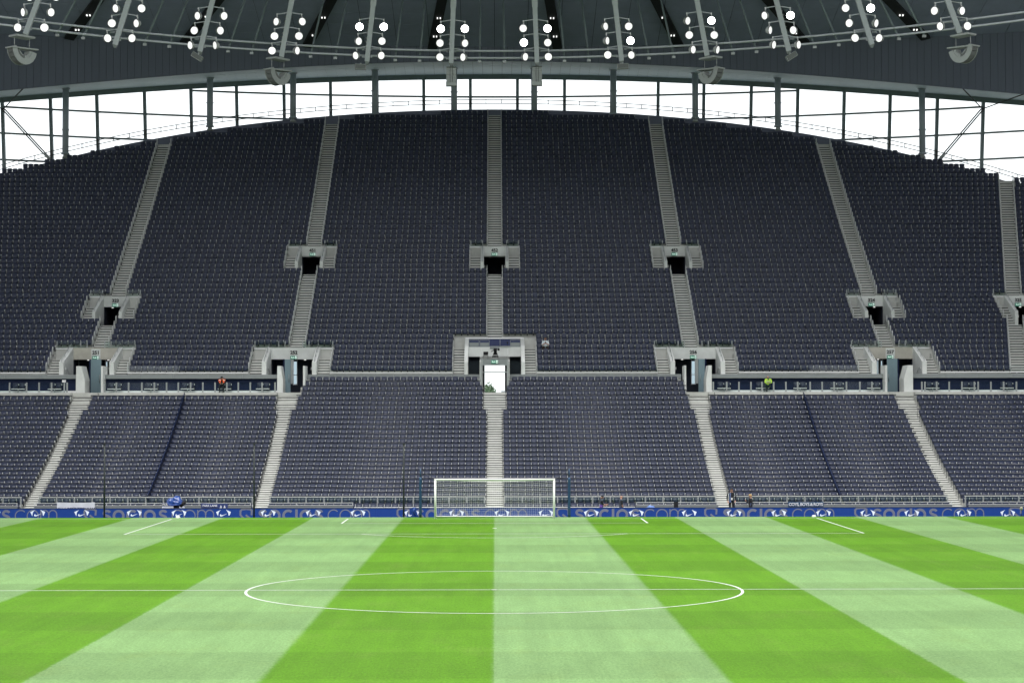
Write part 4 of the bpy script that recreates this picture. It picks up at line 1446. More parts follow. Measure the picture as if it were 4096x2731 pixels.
# roof: ceiling, vertical fascia, soffit
roof = thing('stadium_roof', 'dark grey stadium roof with panelled ceiling, curved fascia and pale soffit', 'roof', (0, 0, 0))
def ceil_pt(x, s):
    y = fas_y(x)-s
    y = max(y, 140.0)
    return Vector((x, y, ftop_z(x)+min(s, 26)*0.228+max(0, s-26)*0.03))
xf = -57.0
fx = []
while xf < 57.1:
    fx.append(xf)
    xf += 0.60
for a, b in zip(fx[:-1], fx[1:]):            # upright fascia boards
    g_ = .012
    za0, zb0, za1, zb1 = fas_z(a), fas_z(b), ftop_z(a)+.05, ftop_z(b)+.05
    ya, yb = fas_y(a), fas_y(b)
    MB().hexa([(a+g_, ya, za0), (b-g_, yb, zb0), (b-g_, yb+.08, zb0), (a+g_, ya+.08, za0), (a+g_, ya, za1), (b-g_, yb, zb1), (b-g_, yb+.08, zb1), (a+g_, ya+.08, za1)]).build('fascia_board', 'roof_fascia', roof)
mb = MB()
for a, b in zip(XW[:-1], XW[1:]):
    mb.add([(a, fas_y(a)+.12, fas_z(a)+.02), (b, fas_y(b)+.12, fas_z(b)+.02), (b, fas_y(b)+.12, 50), (a, fas_y(a)+.12, 50)], [(0, 1, 2, 3)])
mb.build('fascia_backing', 'roof_dark', roof)
def sof_pt(x, q):
    """q 0 at the fascia foot, 1 at the head of the glass; a shallow cove"""
    g1 = gpt(x, gtop_z(x)+.45, -.15)
    p0 = Vector((x, fas_y(x)+.1, fas_z(x)))
    p = p0.lerp(g1, q)
    p.z += 0.55*math.sin(math.pi*min(1, q*1.05))*0.8
    return p
sx_ = [-56+k*0.93 for k in range(121)]
qs = [0, .30, .62, 1.0]
for a, b in zip(sx_[:-1], sx_[1:]):
    for q0, q1 in zip(qs[:-1], qs[1:]):
        e = .004
        c = [sof_pt(a+.008, q0+e), sof_pt(b-.008, q0+e), sof_pt(b-.008, q1-e), sof_pt(a+.008, q1-e)]
        c2 = [p+Vector((0, 0, .04)) for p in c]
        MB().hexa(c+c2).build('soffit_panel', 'roof_soffit', roof)
mb = MB()
for a, b in zip(sx_[:-1], sx_[1:]):
    up = Vector((0, 0, .09))
    c = [sof_pt(a, 0)+up, sof_pt(b, 0)+up, sof_pt(b, .5)+up*2, sof_pt(a, .5)+up*2, sof_pt(b, 1)+up, sof_pt(a, 1)+up]
    mb.add(c, [(0, 1, 2, 3), (3, 2, 4, 5)])
mb.build('soffit_backing', 'roof_dark', roof)
cx_ = [-57+k*3.0 for k in range(39)]
cs = [0.0, 2.4, 4.8, 7.2, 9.6, 12.0, 15, 20, 26, 34]
for a, b in zip(cx_[:-1], cx_[1:]):
    for s0, s1 in zip(cs[:6], cs[1:7]):
        c = [ceil_pt(a+.02, s0+.02), ceil_pt(b-.02, s0+.02), ceil_pt(b-.02, s1-.02), ceil_pt(a+.02, s1-.02)]
        c2 = [p+Vector((0, 0, .06)) for p in c]
        MB().hexa(c[::-1]+c2[::-1]).build('ceiling_panel', 'roof_ceiling', roof)
mb = MB()
for a, b in zip(cx_[:-1], cx_[1:]):
    mb.add([Vector((x, fas_y(x)-s if s < 59 else 140, ceil_pt(x, min(s, fas_y(x)-140)).z+.10)) for x, s in ((a, 0), (b, 0), (b, 14.9), (a, 14.9))], [(0, 1, 2, 3)])
mb.build('ceiling_backing', 'roof_dark', roof)
mb = MB()
for a, b in zip(cx_[:-1], cx_[1:]):
    pr = []
    for s0, s1 in ((15, 22), (22, 30), (30, None)):
        c = [ceil_pt(a, s0), ceil_pt(b, s0), ceil_pt(b, s1 if s1 else fas_y(b)-140), ceil_pt(a, s1 if s1 else fas_y(a)-140)]
        mb.add(c, [(0, 1, 2, 3)])
mb.build('inner_ceiling', 'roof_ceiling', roof)
mb = MB()      # opaque deck above everything, out to beyond the glazing
for a, b in zip(cx_[:-1], cx_[1:]):
    mb.add([(a, 140, 50.0), (b, 140, 50.0), (b, glz_y(b)+6, 46.5), (a, glz_y(a)+6, 46.5)], [(0, 1, 2, 3)])
    mb.add([(a, glz_y(a)+2.2, gtop_z(a)+.4), (b, glz_y(b)+2.2, gtop_z(b)+.4), (b, glz_y(b)+6, 46.5), (a, glz_y(a)+6, 46.5)], [(0, 1, 2, 3)])
    mb.add([(a, 140, 50.0), (b, 140, 50.0), (b, 140, ceil_pt(b, fas_y(b)-140).z), (a, 140, ceil_pt(a, fas_y(a)-140).z)], [(0, 1, 2, 3)])
mb.build('deck', 'roof_deck', roof)
mb = MB()      # the roof goes on round the other three sides of the ground
mb.box(44, 96, -20, 140, 46.5, 48)
mb.box(-96, -44, -20, 140, 46.5, 48)
mb.box(57, 96, 140, 182, 46.5, 48)
mb.box(-96, -57, 140, 182, 46.5, 48)
mb.box(-96, 96, -66, 2, 46.5, 48)
mb.build('far_deck', 'roof_deck', roof)

def ceil_hit(u, v):
    x, s = at(u, v, 183).x, 5.0
    for _ in range(40):
        y = fas_y(x)-s
        p = at(u, v, y)
        x = p.x
        ez = p.z-ceil_pt(x, s).z
        s = max(0.0, s+ez/0.43*0.8)
    return x, s
# dark service channels across the ceiling, with pairs of small lamps
chan = [((388, 0), (262, 118)), ((868, 0), (738, 178)), ((1323, 0), (1229, 196)), ((1767, 0), (1730, 200)), ((2199, 0), (2229, 200)), ((2627, 0), (2716, 196)), ((3078, 0), (3220, 176)), ((3562, 0), (3715, 122))]
for k, ((u1, v1), (u0, v0)) in enumerate(chan):
    (x0, s0), (x1, s1) = ceil_hit(u0, v0), ceil_hit(u1, v1)
    s0 = 0.15
    ex = 1.6
    x2, s2 = x0+(x1-x0)*ex, s0+(s1-s0)*ex
    t = thing('service_channel', 'dark service channel with small lamp pairs crossing the roof ceiling', 'channel', (0, 0, 0), 0, 'dark channels across the roof ceiling')
    mb = MB()
    n = 6
    pts = [ceil_pt(x0+(x2-x0)*q/n, s0+(s2-s0)*q/n)-Vector((0, 0, .16)) for q in range(n+1)]
    for a, b in zip(pts[:-1], pts[1:]):
        mb.bar(a, b, .85, .30, 0, (1, 0, 0))
    mb.build('channel', 'roof_dark', t)
    for q in (0.22, 0.62):
        p = ceil_pt(x0+(x1-x0)*(q+.08), s0+(s1-s0)*(q+.08))
        for dx in (-.13, .13):
            MB().box(p.x+dx-.045, p.x+dx+.045, p.y-.12, p.y+.10, p.z-.44, p.z-.32).build('lamp', 'lamp_small', t)

# ------------------------------------------------------------------ columns and bracing cables
for u, vb in ((150, 385), (482, 308), (673, 276), (861, 262), (1043, 262), (1227, 262), (1409, 262), (1597, 276), (1787, 308), (2119, 385)):
    x = 0.0
    for _ in range(12):
        x = at(u*1.7415, vb*1.7415, back_y(x)-.9).x
    y = back_y(x)-.9
    i = max(k for k in range(UP_N) if UP_F[k] < y+.3)
    t = thing('roof_column', 'round grey steel column between the top row and the roof soffit', 'column', (x, y, UP_Z[i]), 0, 'round steel columns along the top row')
    top = sof_pt(x, max(.05, (y-fas_y(x))/(glz_y(x)+1.5-fas_y(x)))).z-UP_Z[i]
    MB().tube([(0, 0, .45), (0, 0, top)], .30, 16).build('shaft', 'column_steel', t)
    MB().tube([(0, 0, .35), (0, 0, .47)], .40, 16).build('base_ring', 'column_steel', t)
    MB().tube([(0, 0, 0), (0, 0, .36)], [.34, .16], 10).build('foot', 'steel_grey', t)
    MB().tube([(0, 0, top-.10), (0, 0, top+.02)], [.31, .42], 16).build('capital', 'column_steel', t)
    MB().tube([(0, 0, 2.6), (0, 0, 2.68)], .37, 12).build('clamp_ring', 'column_steel', t)
for s, lab in ((-1, 'of the stained exit 251'), (1, 'of exit 257, COYS-banner side')):
    def U(u): return u if s < 0 else 2*1979-u
    x = 0.0
    for _ in range(10):
        x = at(U(200), 660, back_y(x)-.6).x
    pb = Vector((x, back_y(x)-.6, wall_z(x)+.1))
    xt = MX[3] if s < 0 else MX[-4]
    pt_ = gpt(xt, at(U(28), 440, glz_y(xt)+.9).z, -.35)
    pt_ = pb+(pt_-pb)*1.0
    for k, d in enumerate((-.12, .12)):
        o = MB().tube([pb+Vector((d, 0, 0)), pt_+Vector((d, 0, 0))], .07, 6).build('bracing_cable', 'cable')
        tag(o, 'dark diagonal bracing cable before the glazing, stairs '+lab, 'cable', 'bracing cables '+lab)
    o = MB().tube([pb, pb.lerp(pt_, .13)], .15, 8).build('cable_socket', 'steel_grey')
    tag(o, 'grey steel cable socket at the top row above the stairs '+lab, 'socket')
    for q in (-1, 1):
        e = sof_pt(xt+q*2.6, .55)
        o = MB().tube([pt_, e], .06, 5).build('stay_cable', 'cable')
        tag(o, 'short dark stay from glazing to soffit above the stairs '+lab, 'cable', 'soffit stays '+lab)

# ------------------------------------------------------------------ floodlight masts on the ring catwalk
def ring_y(x): return 168.0-0.0106*x*x
masts = [(103, 136), (461, 178), (800, 205), (1126, 226), (1468, 245), (1805, 252), (2148, 250), (2486, 243), (2828, 222), (3155, 203), (3487, 177), (3838, 130)]
RP = []
for u, v in masts:
    x = 0.0
    for _ in range(14):
        x = at(u, v, ring_y(x)).x
    RP.append((x, ring_y(x), at(u, v, ring_y(x)).z))
ZR = sum(p[2] for p in RP)/12
BRIGHT = {0: [0], 1: [0], 4: [0, 1], 5: [0, 1], 6: [1, 2], 7: [3], 8: [1], 9: [1], 10: [1, 3], 11: [1]}
hb_ = MB()
hb_.tube([(0, .22, 0), (0, .10, 0), (0, -.02, 0), (0, -.07, 0)], [.20, .29, .31, .325], 16)
for k in range(12):
    a = k*math.pi/6
    hb_.bar((math.cos(a)*.22, .12, math.sin(a)*.22), (math.cos(a)*.31, -.0, math.sin(a)*.31), .03, .03)
LAMP_H = hb_.mesh('housing', 'steel_pale')
LAMP_R = MB().tube([(0, -.07, 0), (0, -.10, 0)], [.348, .348], 16).mesh('rim', 'roof_dark')
def lens_mesh(m):
    mb = MB()
    mb.add([(0.30*math.cos(k*math.pi/9), -.106, .30*math.sin(k*math.pi/9)) for k in range(18)], [tuple(range(17, -1, -1))])
    return mb.mesh('lens', m)
LENS = [lens_mesh('lens_lit'), lens_mesh('lens_bright')]
for k, (x, y, z) in enumerate(RP):
    n_pairs = 4 if k in (0, 1, 10, 11) else 3
    t = thing('floodlight_mast', 'grey steel roof mast carrying pairs of round floodlights', 'floodlight mast', (x, y, z), 0, 'floodlight masts along the roof ring')
    lean = Vector((-0.0129*x, -0.30, 1.0))
    top = lean*9.0
    MB().bar((0, 0, 0), lean*4.4, .38, .45).build('beam', 'mast_steel', t)
    MB().bar(lean*4.3, top, .46, .55).build('upper_beam', 'mast_steel', t)
    MB().hexa([(-.17, -.2, 0), (.17, -.2, 0), (.17, .2, 0), (-.17, .2, 0), (-.10, -.12, -.28), (.10, -.12, -.28), (.10, .12, -.28), (-.10, .12, -.28)][4:]+[(-.19, -.22, 0), (.19, -.22, 0), (.19, .22, 0), (-.19, .22, 0)]).build('beam_foot', 'panel_grey', t)
    for q in (.35, .95):
        MB().box(-.42, .42, .05, .2, q-.06, q+.06).build('clamp_plate', 'mast_steel', t)
    outer = -1 if x < 0 else 1
    sd = -outer
    lad = MB()
    for q in range(9):
        c = lean*(.9+.3*q)+Vector((sd*(-.26), .1, 0))
        lad.box(c.x-.07, c.x+.07, c.y-.03, c.y+.03, c.z-.05, c.z+.05)
    lad.build('cable_boxes', 'speaker_dark', t)
    br = BRIGHT.get(k, [])
    for q in range(n_pairs):
        c = lean*(1.12+1.10*q)
        for s in (-1, 1):
            tip = c+Vector((s*.98, -.05, -.14))
            arm = MB().bar(c+Vector((s*.17, 0, 0)), tip, .07, .07, 0, (0, 0, 1)).build('lamp_arm', 'mast_steel', t)
            fl_ = bpy.data.objects.new('floodlight', LAMP_H)
            col.objects.link(fl_)
            fl_.parent = t
            fl_.location = tip+Vector((0, -.02, -.60))
            idx = (n_pairs-1-q)*2+(0 if s < 0 else 1)
            bright = idx in br
            yw = 0.0 if bright else random.choice((-.95, -.7, -.2, .15, .7, .95))+random.uniform(-.1, .1)
            fl_.rotation_euler = (R(random.uniform(2, 14)), 0, yw)
            inst('rim', LAMP_R, fl_)
            inst('lens', LENS[1 if bright else 0], fl_)
            hg = MB()
            hg.bar(tip+Vector((0, 0, .06)), tip+Vector((0, 0, -.10)), .10, .10)
            hg.tube([tip+Vector((0, 0, -.08)), tip+Vector((.03, .03, -.22)), tip+Vector((-.02, .03, -.32))], .06, 5)
            hg.bar(tip+Vector((-.17, .02, -.31)), tip+Vector((.17, .02, -.31)), .09, .07)
            hg.build('hanger_bracket', 'steel_pale', t)
# ring pipes of the catwalk
t = thing('catwalk_pipes', 'two parallel grey pipes curving along the roof ring through the masts', 'pipes', (0, 0, 0))
xr = [-46+92*k/46 for k in range(47)]
for vz, yo in ((205, .35), (233, .30)):
    z = at(1978, vz, ring_y(0)+yo).z
    MB().tube([(x, ring_y(x)+yo, z) for x in xr], .085, 8).build('pipe', 'mast_steel', t)
zp_ = at(1978, 233, ring_y(0)+.3).z
for k in range(len(RP)-1):
    for q in (.33, .62):
        x = RP[k][0]+(RP[k+1][0]-RP[k][0])*q
        p0 = Vector((x, ring_y(x)+.45, zp_-.2))
        ht = thing('hanger_rod', 'slim grey rod hanging from the roof ceiling to the ring pipes', 'rod', p0, 0, 'hanger rods along the roof ring')
        d = Vector((-.0105*x, .55, 1.0))*9.5
        MB().tube([(0, 0, 0), d], .085, 8).build('rod', 'facade_steel', ht)
        MB().box(-.14, .14, -.10, .10, -.18, .0).build('clamp', 'steel_grey', ht)

# ------------------------------------------------------------------ loudspeakers
def curved_array(k, flip):
    x, y, z = RP[k]
    t = thing('line_array_speaker', 'curved grey line array loudspeaker hanging under floodlight mast %s' % {0: 'outermost over the white-banner side', 3: 'over the PARK-LANE side', 8: 'over the yellow-jacket side', 11: 'outermost over the COYS side'}[k], 'loudspeaker', (x+flip*.3, y+.1, z-.35))
    t.rotation_euler = (0, 0, flip*R(38))
    n = 9
    for side in (-1, 1):
        mb = MB()
        o_, i_ = [], []
        for q in range(n+1):
            a = R(182+q*165/n)
            o_.append((side*.36, 1.15*math.cos(a), -.75+1.25*math.sin(a)))
            i_.append((side*.36, .72*math.cos(a), -.75+.80*math.sin(a)))
        v = o_+i_+[(p[0]-side*.05, p[1], p[2]) for p in o_+i_]
        m = n+1
        fs = []
        for q in range(n):
            fs += [(q, q+1, m+q+1, m+q), (2*m+q, 2*m+m+q, 2*m+m+q+1, 2*m+q+1), (q, 2*m+q, 2*m+q+1, q+1), (m+q, m+q+1, 3*m+q+1, 3*m+q)]
        mb.add(v, fs)
        mb.build('side_frame', 'speaker_grey', t)
    for q in range(n):
        a0, a1 = R(183+q*165/n), R(181+(q+1)*165/n)
        c = []
        for (sx, rr, rz, a) in ((-.30, 1.12, 1.22, a0), (.30, 1.12, 1.22, a0), (.30, 1.12, 1.22, a1), (-.30, 1.12, 1.22, a1), (-.30, .52, .58, a0), (.30, .52, .58, a0), (.30, .52, .58, a1), (-.30, .52, .58, a1)):
            c.append((sx, rr*math.cos(a), -.75+rz*math.sin(a)))
        MB().hexa(c).build('speaker_cabinet', 'speaker_grey' if q > 4 else 'speaker_dark', t)
    MB().bar((0, -1.25, -.82), (0, 1.25, -.72), .82, .10).build('top_frame', 'speaker_grey', t)
    MB().hexa([(-.25, -.95, -.70), (.25, -.95, -.70), (.25, -.75, -.62), (-.25, -.75, -.62), (-.25, .10, -1.75), (.25, .10, -1.75), (.25, .28, -1.62), (-.25, .28, -1.62)]).build('inner_panel', 'speaker_grey', t)
    for q in (-.7, .7):
        MB().tube([(0, q, -.75), (0, q, .12)], .02, 5).build('suspension_rod', 'steel_pale', t)
    MB().box(-.5, .5, -.85, .85, .05, .20).build('carrier_bar', 'speaker_grey', t)
curved_array(0, -1)
curved_array(3, -1)
curved_array(8, 1)
curved_array(11, 1)
for k in (5, 6):
    x, y, z = RP[k]
    t = thing('flat_array_speaker', '', 'loudspeaker', (x, y+.1, z-.3))
    t['label'] = ('flat stacked grey loudspeaker over exit 452, on the PARK-LANE side', 'flat stacked grey loudspeaker over exit 452, on the yellow-jacket side')[k-5]
    for q in range(4):
        z1 = -.12-.29*q
        MB().hexa([(-.40, -.25-.03*q, z1-.28), (.40, -.25-.03*q, z1-.28), (.38, .25, z1-.28), (-.38, .25, z1-.28), (-.40, -.25-.03*q+.04, z1), (.40, -.25-.03*q+.04, z1), (.38, .25, z1), (-.38, .25, z1)]).build('speaker_cabinet', 'speaker_grey', t)
    MB().box(-.43, .43, -.38, .25, -1.62, -1.29).build('bottom_cabinet', 'speaker_grey', t)
    MB().box(-.40, .40, -.30, .2, -.11, -.04).build('top_frame', 'speaker_dark', t)
    for q in (-.08, .1):
        MB().tube([(q, -.36, .05), (q*1.2, -.40, -.8), (q*.9, -.42, -1.35)], .016, 4).build('cable', 'cable', t)
for k, tilt in ((2, .5), (4, .05), (7, -.05), (9, -.5)):
    x, y, z = RP[k]
    s = -1 if k < 6 else 1
    t = thing('box_speaker', 'small tilted grey box loudspeaker at the foot of the mast %s' % {2: 'over the orange vest', 4: 'over the PARK-LANE side', 7: 'over the bald person', 9: 'over the yellow jacket'}[k], 'loudspeaker', (x+(s*.5 if k == 4 else s*.1), y-.1, z-.30))
    t.rotation_euler = (0, tilt*1.1, 0)
    MB().box(-.45, .45, -.25, .25, -.40, 0).build('cabinet', 'speaker_grey', t)
    MB().box(-.42, .42, -.262, -.252, -.37, -.03).build('grille', 'speaker_dark', t)
    MB().box(-.05, .05, -.1, .1, 0, .12).build('yoke', 'steel_grey', t)

# ================================================================== the other three stands (out of the picture, they shade the ground)
def plain_stand(name, label, pts_lo, pts_hi, z0, z1, n=40):
    t = thing(name, label, 'stand', (0, 0, 0))
    (ax, ay), (bx, by) = pts_lo
    (cx0, cy0), (dx, dy) = pts_hi
    mb = MB()
    vs_ = []
    for k in range(n+1):
        q = k/n
        zz_ = z0+(z1-z0)*(0.75*q+0.25*q*q)
        zn = z0+(z1-z0)*(0.75*min(1, (k+1)/n)+0.25*min(1, (k+1)/n)**2)
        a = (ax+(cx0-ax)*q, ay+(cy0-ay)*q)
        b = (bx+(dx-bx)*q, by+(dy-by)*q)
        vs_ += [(*a, zz_), (*b, zz_), (*a, zn), (*b, zn)]
    fs = []
    for k in range(n):
        o = 4*k
        fs.append((o, o+1, o+3, o+2))
        fs.append((o+2, o+3, o+5, o+4))
    mb.add(vs_, fs)
    mb.build('terrace', 'seat_plain', t)
    return t
mat('seat_plain', (0.10, 0.105, 0.13), 0.8, 0.1)
plain_stand('side_stand', 'side stand with dark seats on the white-banner side', ((-44, -4), (-44, 128)), ((-92, -4), (-92, 128)), -.3, 43)
plain_stand('side_stand', 'side stand with dark seats on the COYS-banner side', ((44, -4), (44, 128)), ((92, -4), (92, 128)), -.3, 43)
plain_stand('end_stand', 'end stand with dark seats facing the goal from behind the opposite goal line', ((-44, 13.5), (44, 13.5)), ((-60, -52), (60, -52)), -.9, 43, 60)

# ================================================================== things along the board
def cloth(name, label, cat, u0, u1, v0, v1, y, m, amp=.03, nx=24, nz=6, tilt=0.0, group=None):
    a, b = at(u0, v0, y), at(u1, v1, y)
    w, h = b.x-a.x, a.z-b.z
    t = thing(name, label, cat, ((a.x+b.x)/2, y, a.z), 0, group)
    mb = MB()
    vs_ = []
    for j in range(nz+1):
        for i in range(nx+1):
            q, r = i/nx, j/nz
            sag = .05*math.sin(math.pi*q)*(1-r)
            vs_.append((-w/2+w*q, -amp*math.sin(q*19+r*2.2)*(0.4+r)*.6-amp*.5*math.sin(q*41+1)*r, -h*r-sag*.5+tilt*(q-.5)))
    n = len(vs_)
    back = [(x, y_+.006, z) for x, y_, z in vs_]
    fs = []
    for j in range(nz):
        for i in range(nx):
            k = j*(nx+1)+i
            fs.append((k, k+nx+1, k+nx+2, k+1))
            fs.append((n+k, n+k+1, n+k+nx+2, n+k+nx+1))
    mb.add(vs_+back, fs, 0, True)
    mb.build('cloth', m, t)
    return t, w, h
YBAN = Y_LOW-.05
t, w, h = cloth('white_banner', 'white cloth banner with dark lettering hung over the front wall', 'banner', 228, 379, 2008, 2052, YBAN, 'banner_white')
inst('lettering', text_mesh('VILLAGE', .28, 'banner_blue', .006), t, (-.78, -.06, -.46))
inst('lettering', text_mesh('TOTTENHAM', .28, 'banner_blue', .006), t, (.55, -.06, -.46))
mb = MB()
mb.plate([(-.13, -.46), (-.10, -.40), (-.11, -.34), (-.15, -.31), (-.10, -.32), (-.08, -.37), (-.02, -.36), (-.06, -.41), (-.09, -.46)], -.065, -.06)
mb.build('bird_mark', 'banner_blue', t)
t, w, h = cloth('blue_banner', 'navy and white banner half hidden behind the blue tarpaulin', 'banner', 648, 739, 2010, 2036, YBAN, 'banner_blue', .015)
inst('lettering', text_mesh('FUL', .22, 'hivis_strip', .006), t, (-w/2+.22, -.045, -.12))
inst('lettering', text_mesh('OYS', .22, 'hivis_strip', .006), t, (w/2-.22, -.045, -.12))
MB().box(-w/2, w/2, -.035, -.028, -h, -.23).build('white_band', 'banner_white', t)
t, w, h = cloth('blue_banner', 'blue banner reading PARK LANE with two small pale figures', 'banner', 805, 911, 2012, 2042, YBAN, 'banner_blue', .02, tilt=-.03)
inst('lettering', text_mesh('PARK LANE', .19, 'banner_white', .006), t, (-.30, -.045, -.16))
for x in (.42, .66):
    mb = MB()
    mb.plate([(x-.09, -.34), (x-.05, -.25), (x-.02, -.23), (x-.03, -.17), (x+.0, -.13), (x+.04, -.16), (x+.05, -.22), (x+.07, -.27), (x+.08, -.34)], -.05, -.045)
    mb.build('figure', 'banner_white', t)
t, w, h = cloth('teal_banner', 'dark blue banner reading COYS, BOYS & ROYS on the front wall', 'banner', 3152, 3294, 2005, 2038, YBAN, 'banner_teal', .015)
inst('lettering', text_mesh('COYS, BOYS & ROYS', .275, 'banner_white', .008, spacing=.88), t, (0, -.045, -.19))

def lump(name, label, cat, loc, size, m, seed, extra=None):
    rr = random.Random(seed)
    t = thing(name, label, cat, loc)
    bm = bmesh.new()
    bmesh.ops.create_icosphere(bm, subdivisions=3, radius=1)
    ks = [(Vector((rr.uniform(-1, 1), rr.uniform(-1, 1), rr.uniform(-1, 1))).normalized(), rr.uniform(.72, .98)) for _ in range(22)]
    for v in bm.verts:
        d = v.co.normalized()
        r = min([1.0]+[h_/max(1e-3, d.dot(n)) for n, h_ in ks if d.dot(n) > 0.3])
        r *= 1+.05*math.sin(d.x*11+seed)+.05*math.sin(d.z*13+d.y*9)
        v.co = Vector((d.x*r*size[0], d.y*r*size[1], max(-.15, d.z*r)*size[2]))
    me = bpy.data.meshes.new('cover')
    bm.to_mesh(me)
    bm.free()
    me.materials.append(M[m])
    inst('cover', me, t)
    return t
q = at(703, 2008, 135.7)
t = lump('covered_camera', 'pitchside camera wrapped in crumpled blue tarpaulin above the board', 'camera', (q.x, 135.7, q.z-.1), (.62, .4, .52), 'tarp_blue', 3)
for a in (90, 210, 330):
    MB().tube([(0, 0, .1), (.4*math.cos(R(a)), .3*math.sin(R(a)), -q.z+.1-.52)], .03, 5).build('tripod_leg', 'black_cloth', t)
MB().tube([(.30, -.1, -.12), (.62, -.15, .12)], [.16, .12], 8).build('lens_hood', 'black_cloth', t)
MB().box(-.12, .2, -.2, .2, -.30, -.05).build('tripod_head', 'black_cloth', t)
q = at(2602, 2031, 135.5)
t = lump('blue_cover', 'pale blue crumpled sheet heaped behind the board beside the bald man', 'cover', (q.x, 135.5, q.z-.12), (.50, .35, .30), 'cloth_blue', 9)
MB().box(-.45, .45, -.25, .25, -q.z+.12-.52, -.02).build('crate', 'board_back', t)
q = at(2704, 2031, 135.6)
t = thing('folding_chair', 'dark folding chair leaning behind the board below exit 256', 'chair', (q.x, 135.6, -.52))
MB().box(-.14, .14, -.03, .03, .75, 1.28).build('backrest', 'cloth_black', t)
MB().box(-.2, .2, -.35, .0, .42, .47).build('seat', 'cloth_black', t)
for x in (-.17, .17):
    MB().tube([(x, -.32, 0), (x, 0, .8)], .016, 5).build('leg', 'cloth_black', t)
    MB().tube([(x, .05, 0), (x, -.25, .45)], .016, 5).build('leg', 'cloth_black', t)
q = at(1655, 2040, Y_LED-.05)
t = thing('blue_jacket', 'blue jacket slung over the advertising board near the padded post', 'jacket', (q.x, Y_LED-.06, zt_led+.03))
mb = MB()
mb.plate([(-.10, .02), (.14, .03), (.17, -.2), (.28, -.52), (.10, -.50), (.06, -.36), (.02, -.58), (-.12, -.56), (-.13, -.3), (-.20, -.14)], -.05, .02)
mb.build('body', 'tarp_blue', t)
MB().tube([(.05, -.06, -.02), (-.02, -.07, -.24), (.09, -.07, -.45)], [.05, .055, .04], 6).build('sleeve', 'tarp_blue', t)
for u, v, w in ((712, 2069, 'below the blue tarpaulin'), (3256, 2064, 'below the banner reading COYS')):
    q = at(u, 2070, LIP-.25)
    t = thing('pitch_marker', 'small white domed marker at the turf edge '+w, 'marker', (q.x, LIP-.25, 0))
    MB().tube([(0, 0, 0), (0, 0, .06), (0, 0, .11), (0, 0, .125)], [.145, .14, .09, .02], 12).build('dome', 'plastic_white', t)
    MB().tube([(0, 0, -.01), (0, 0, .012)], .16, 12).build('base', 'plastic_white', t)
q = at(4086, 2067, LIP-.2)
t = thing('pitchside_microphone', 'furry round pitchside microphone on a short stand at the turf edge', 'microphone', (q.x, LIP-.2, 0))
MB().tube([(0, 0, .0), (0, 0, .48)], .012, 5).build('stem', 'black_cloth', t)
for a in (90, 210, 330):
    MB().tube([(0, 0, .10), (.14*math.cos(R(a)), .14*math.sin(R(a)), 0)], .01, 4).build('leg', 'black_cloth', t)
bm = bmesh.new()
bmesh.ops.create_icosphere(bm, subdivisions=3, radius=.11)
for v in bm.verts:
    v.co *= random.uniform(.92, 1.05)
    v.co.z += .50
me = bpy.data.meshes.new('windshield')
bm.to_mesh(me)
bm.free()
me.materials.append(M['mic_fur'])
inst('windshield', me, t)
q = at(258, 1525, 155.3)
t = thing('post_box', 'small pale box fixed on a balustrade post left of exit 251', 'box', (q.x, 155.12, FLOOR+.77))
MB().box(-.13, .13, -.06, .06, 0, .18).build('case', 'white_paint', t)
MB().box(-.03, .03, -.02, .02, -.03, .0).build('foot', 'steel_grey', t)

# ================================================================== people
REST = {'pelvis': (0, 0, .95), 'waist': (0, 0, 1.10), 'chest': (0, .01, 1.32), 'neck': (0, .0, 1.49), 'head': (0, .03, 1.62), 'crown': (0, .02, 1.70),
        'l_sh': (-.19, 0, 1.43), 'l_el': (-.25, -.02, 1.14), 'l_wr': (-.24, .08, .90), 'l_ha': (-.23, .11, .82),
        'r_sh': (.19, 0, 1.43), 'r_el': (.25, -.02, 1.14), 'r_wr': (.24, .08, .90), 'r_ha': (.23, .11, .82),
        'l_hip': (-.10, 0, .90), 'l_kn': (-.11, .02, .50), 'l_an': (-.11, -.02, .08), 'l_toe': (-.12, .15, .045),
        'r_hip': (.10, 0, .90), 'r_kn': (.11, .02, .50), 'r_an': (.11, -.02, .08), 'r_toe': (.12, .15, .045)}
RAD = {'pelvis': (.165, .12), 'waist': (.15, .11), 'chest': (.18, .125), 'neck': (.062, .062), 'head': (.088, .10), 'crown': (.072, .08),
       'sh': (.078, .078), 'el': (.052, .052), 'wr': (.036, .036), 'ha': (.044, .026), 'hip': (.098, .098), 'kn': (.068, .068), 'an': (.047, .047), 'toe': (.042, .034)}
BONES = [('pelvis', 'waist', 'belly'), ('waist', 'chest', 'chest'), ('chest', 'neck', 'chest'), ('neck', 'head', 'head'), ('head', 'crown', 'head')]
for s in 'lr':
    BONES += [('chest', s+'_sh', 'chest'), (s+'_sh', s+'_el', 'upper_arm'), (s+'_el', s+'_wr', 'forearm'), (s+'_wr', s+'_ha', 'hand'),
              ('pelvis', s+'_hip', 'belly'), (s+'_hip', s+'_kn', 'thigh'), (s+'_kn', s+'_an', 'shin'), (s+'_an', s+'_toe', 'foot')]

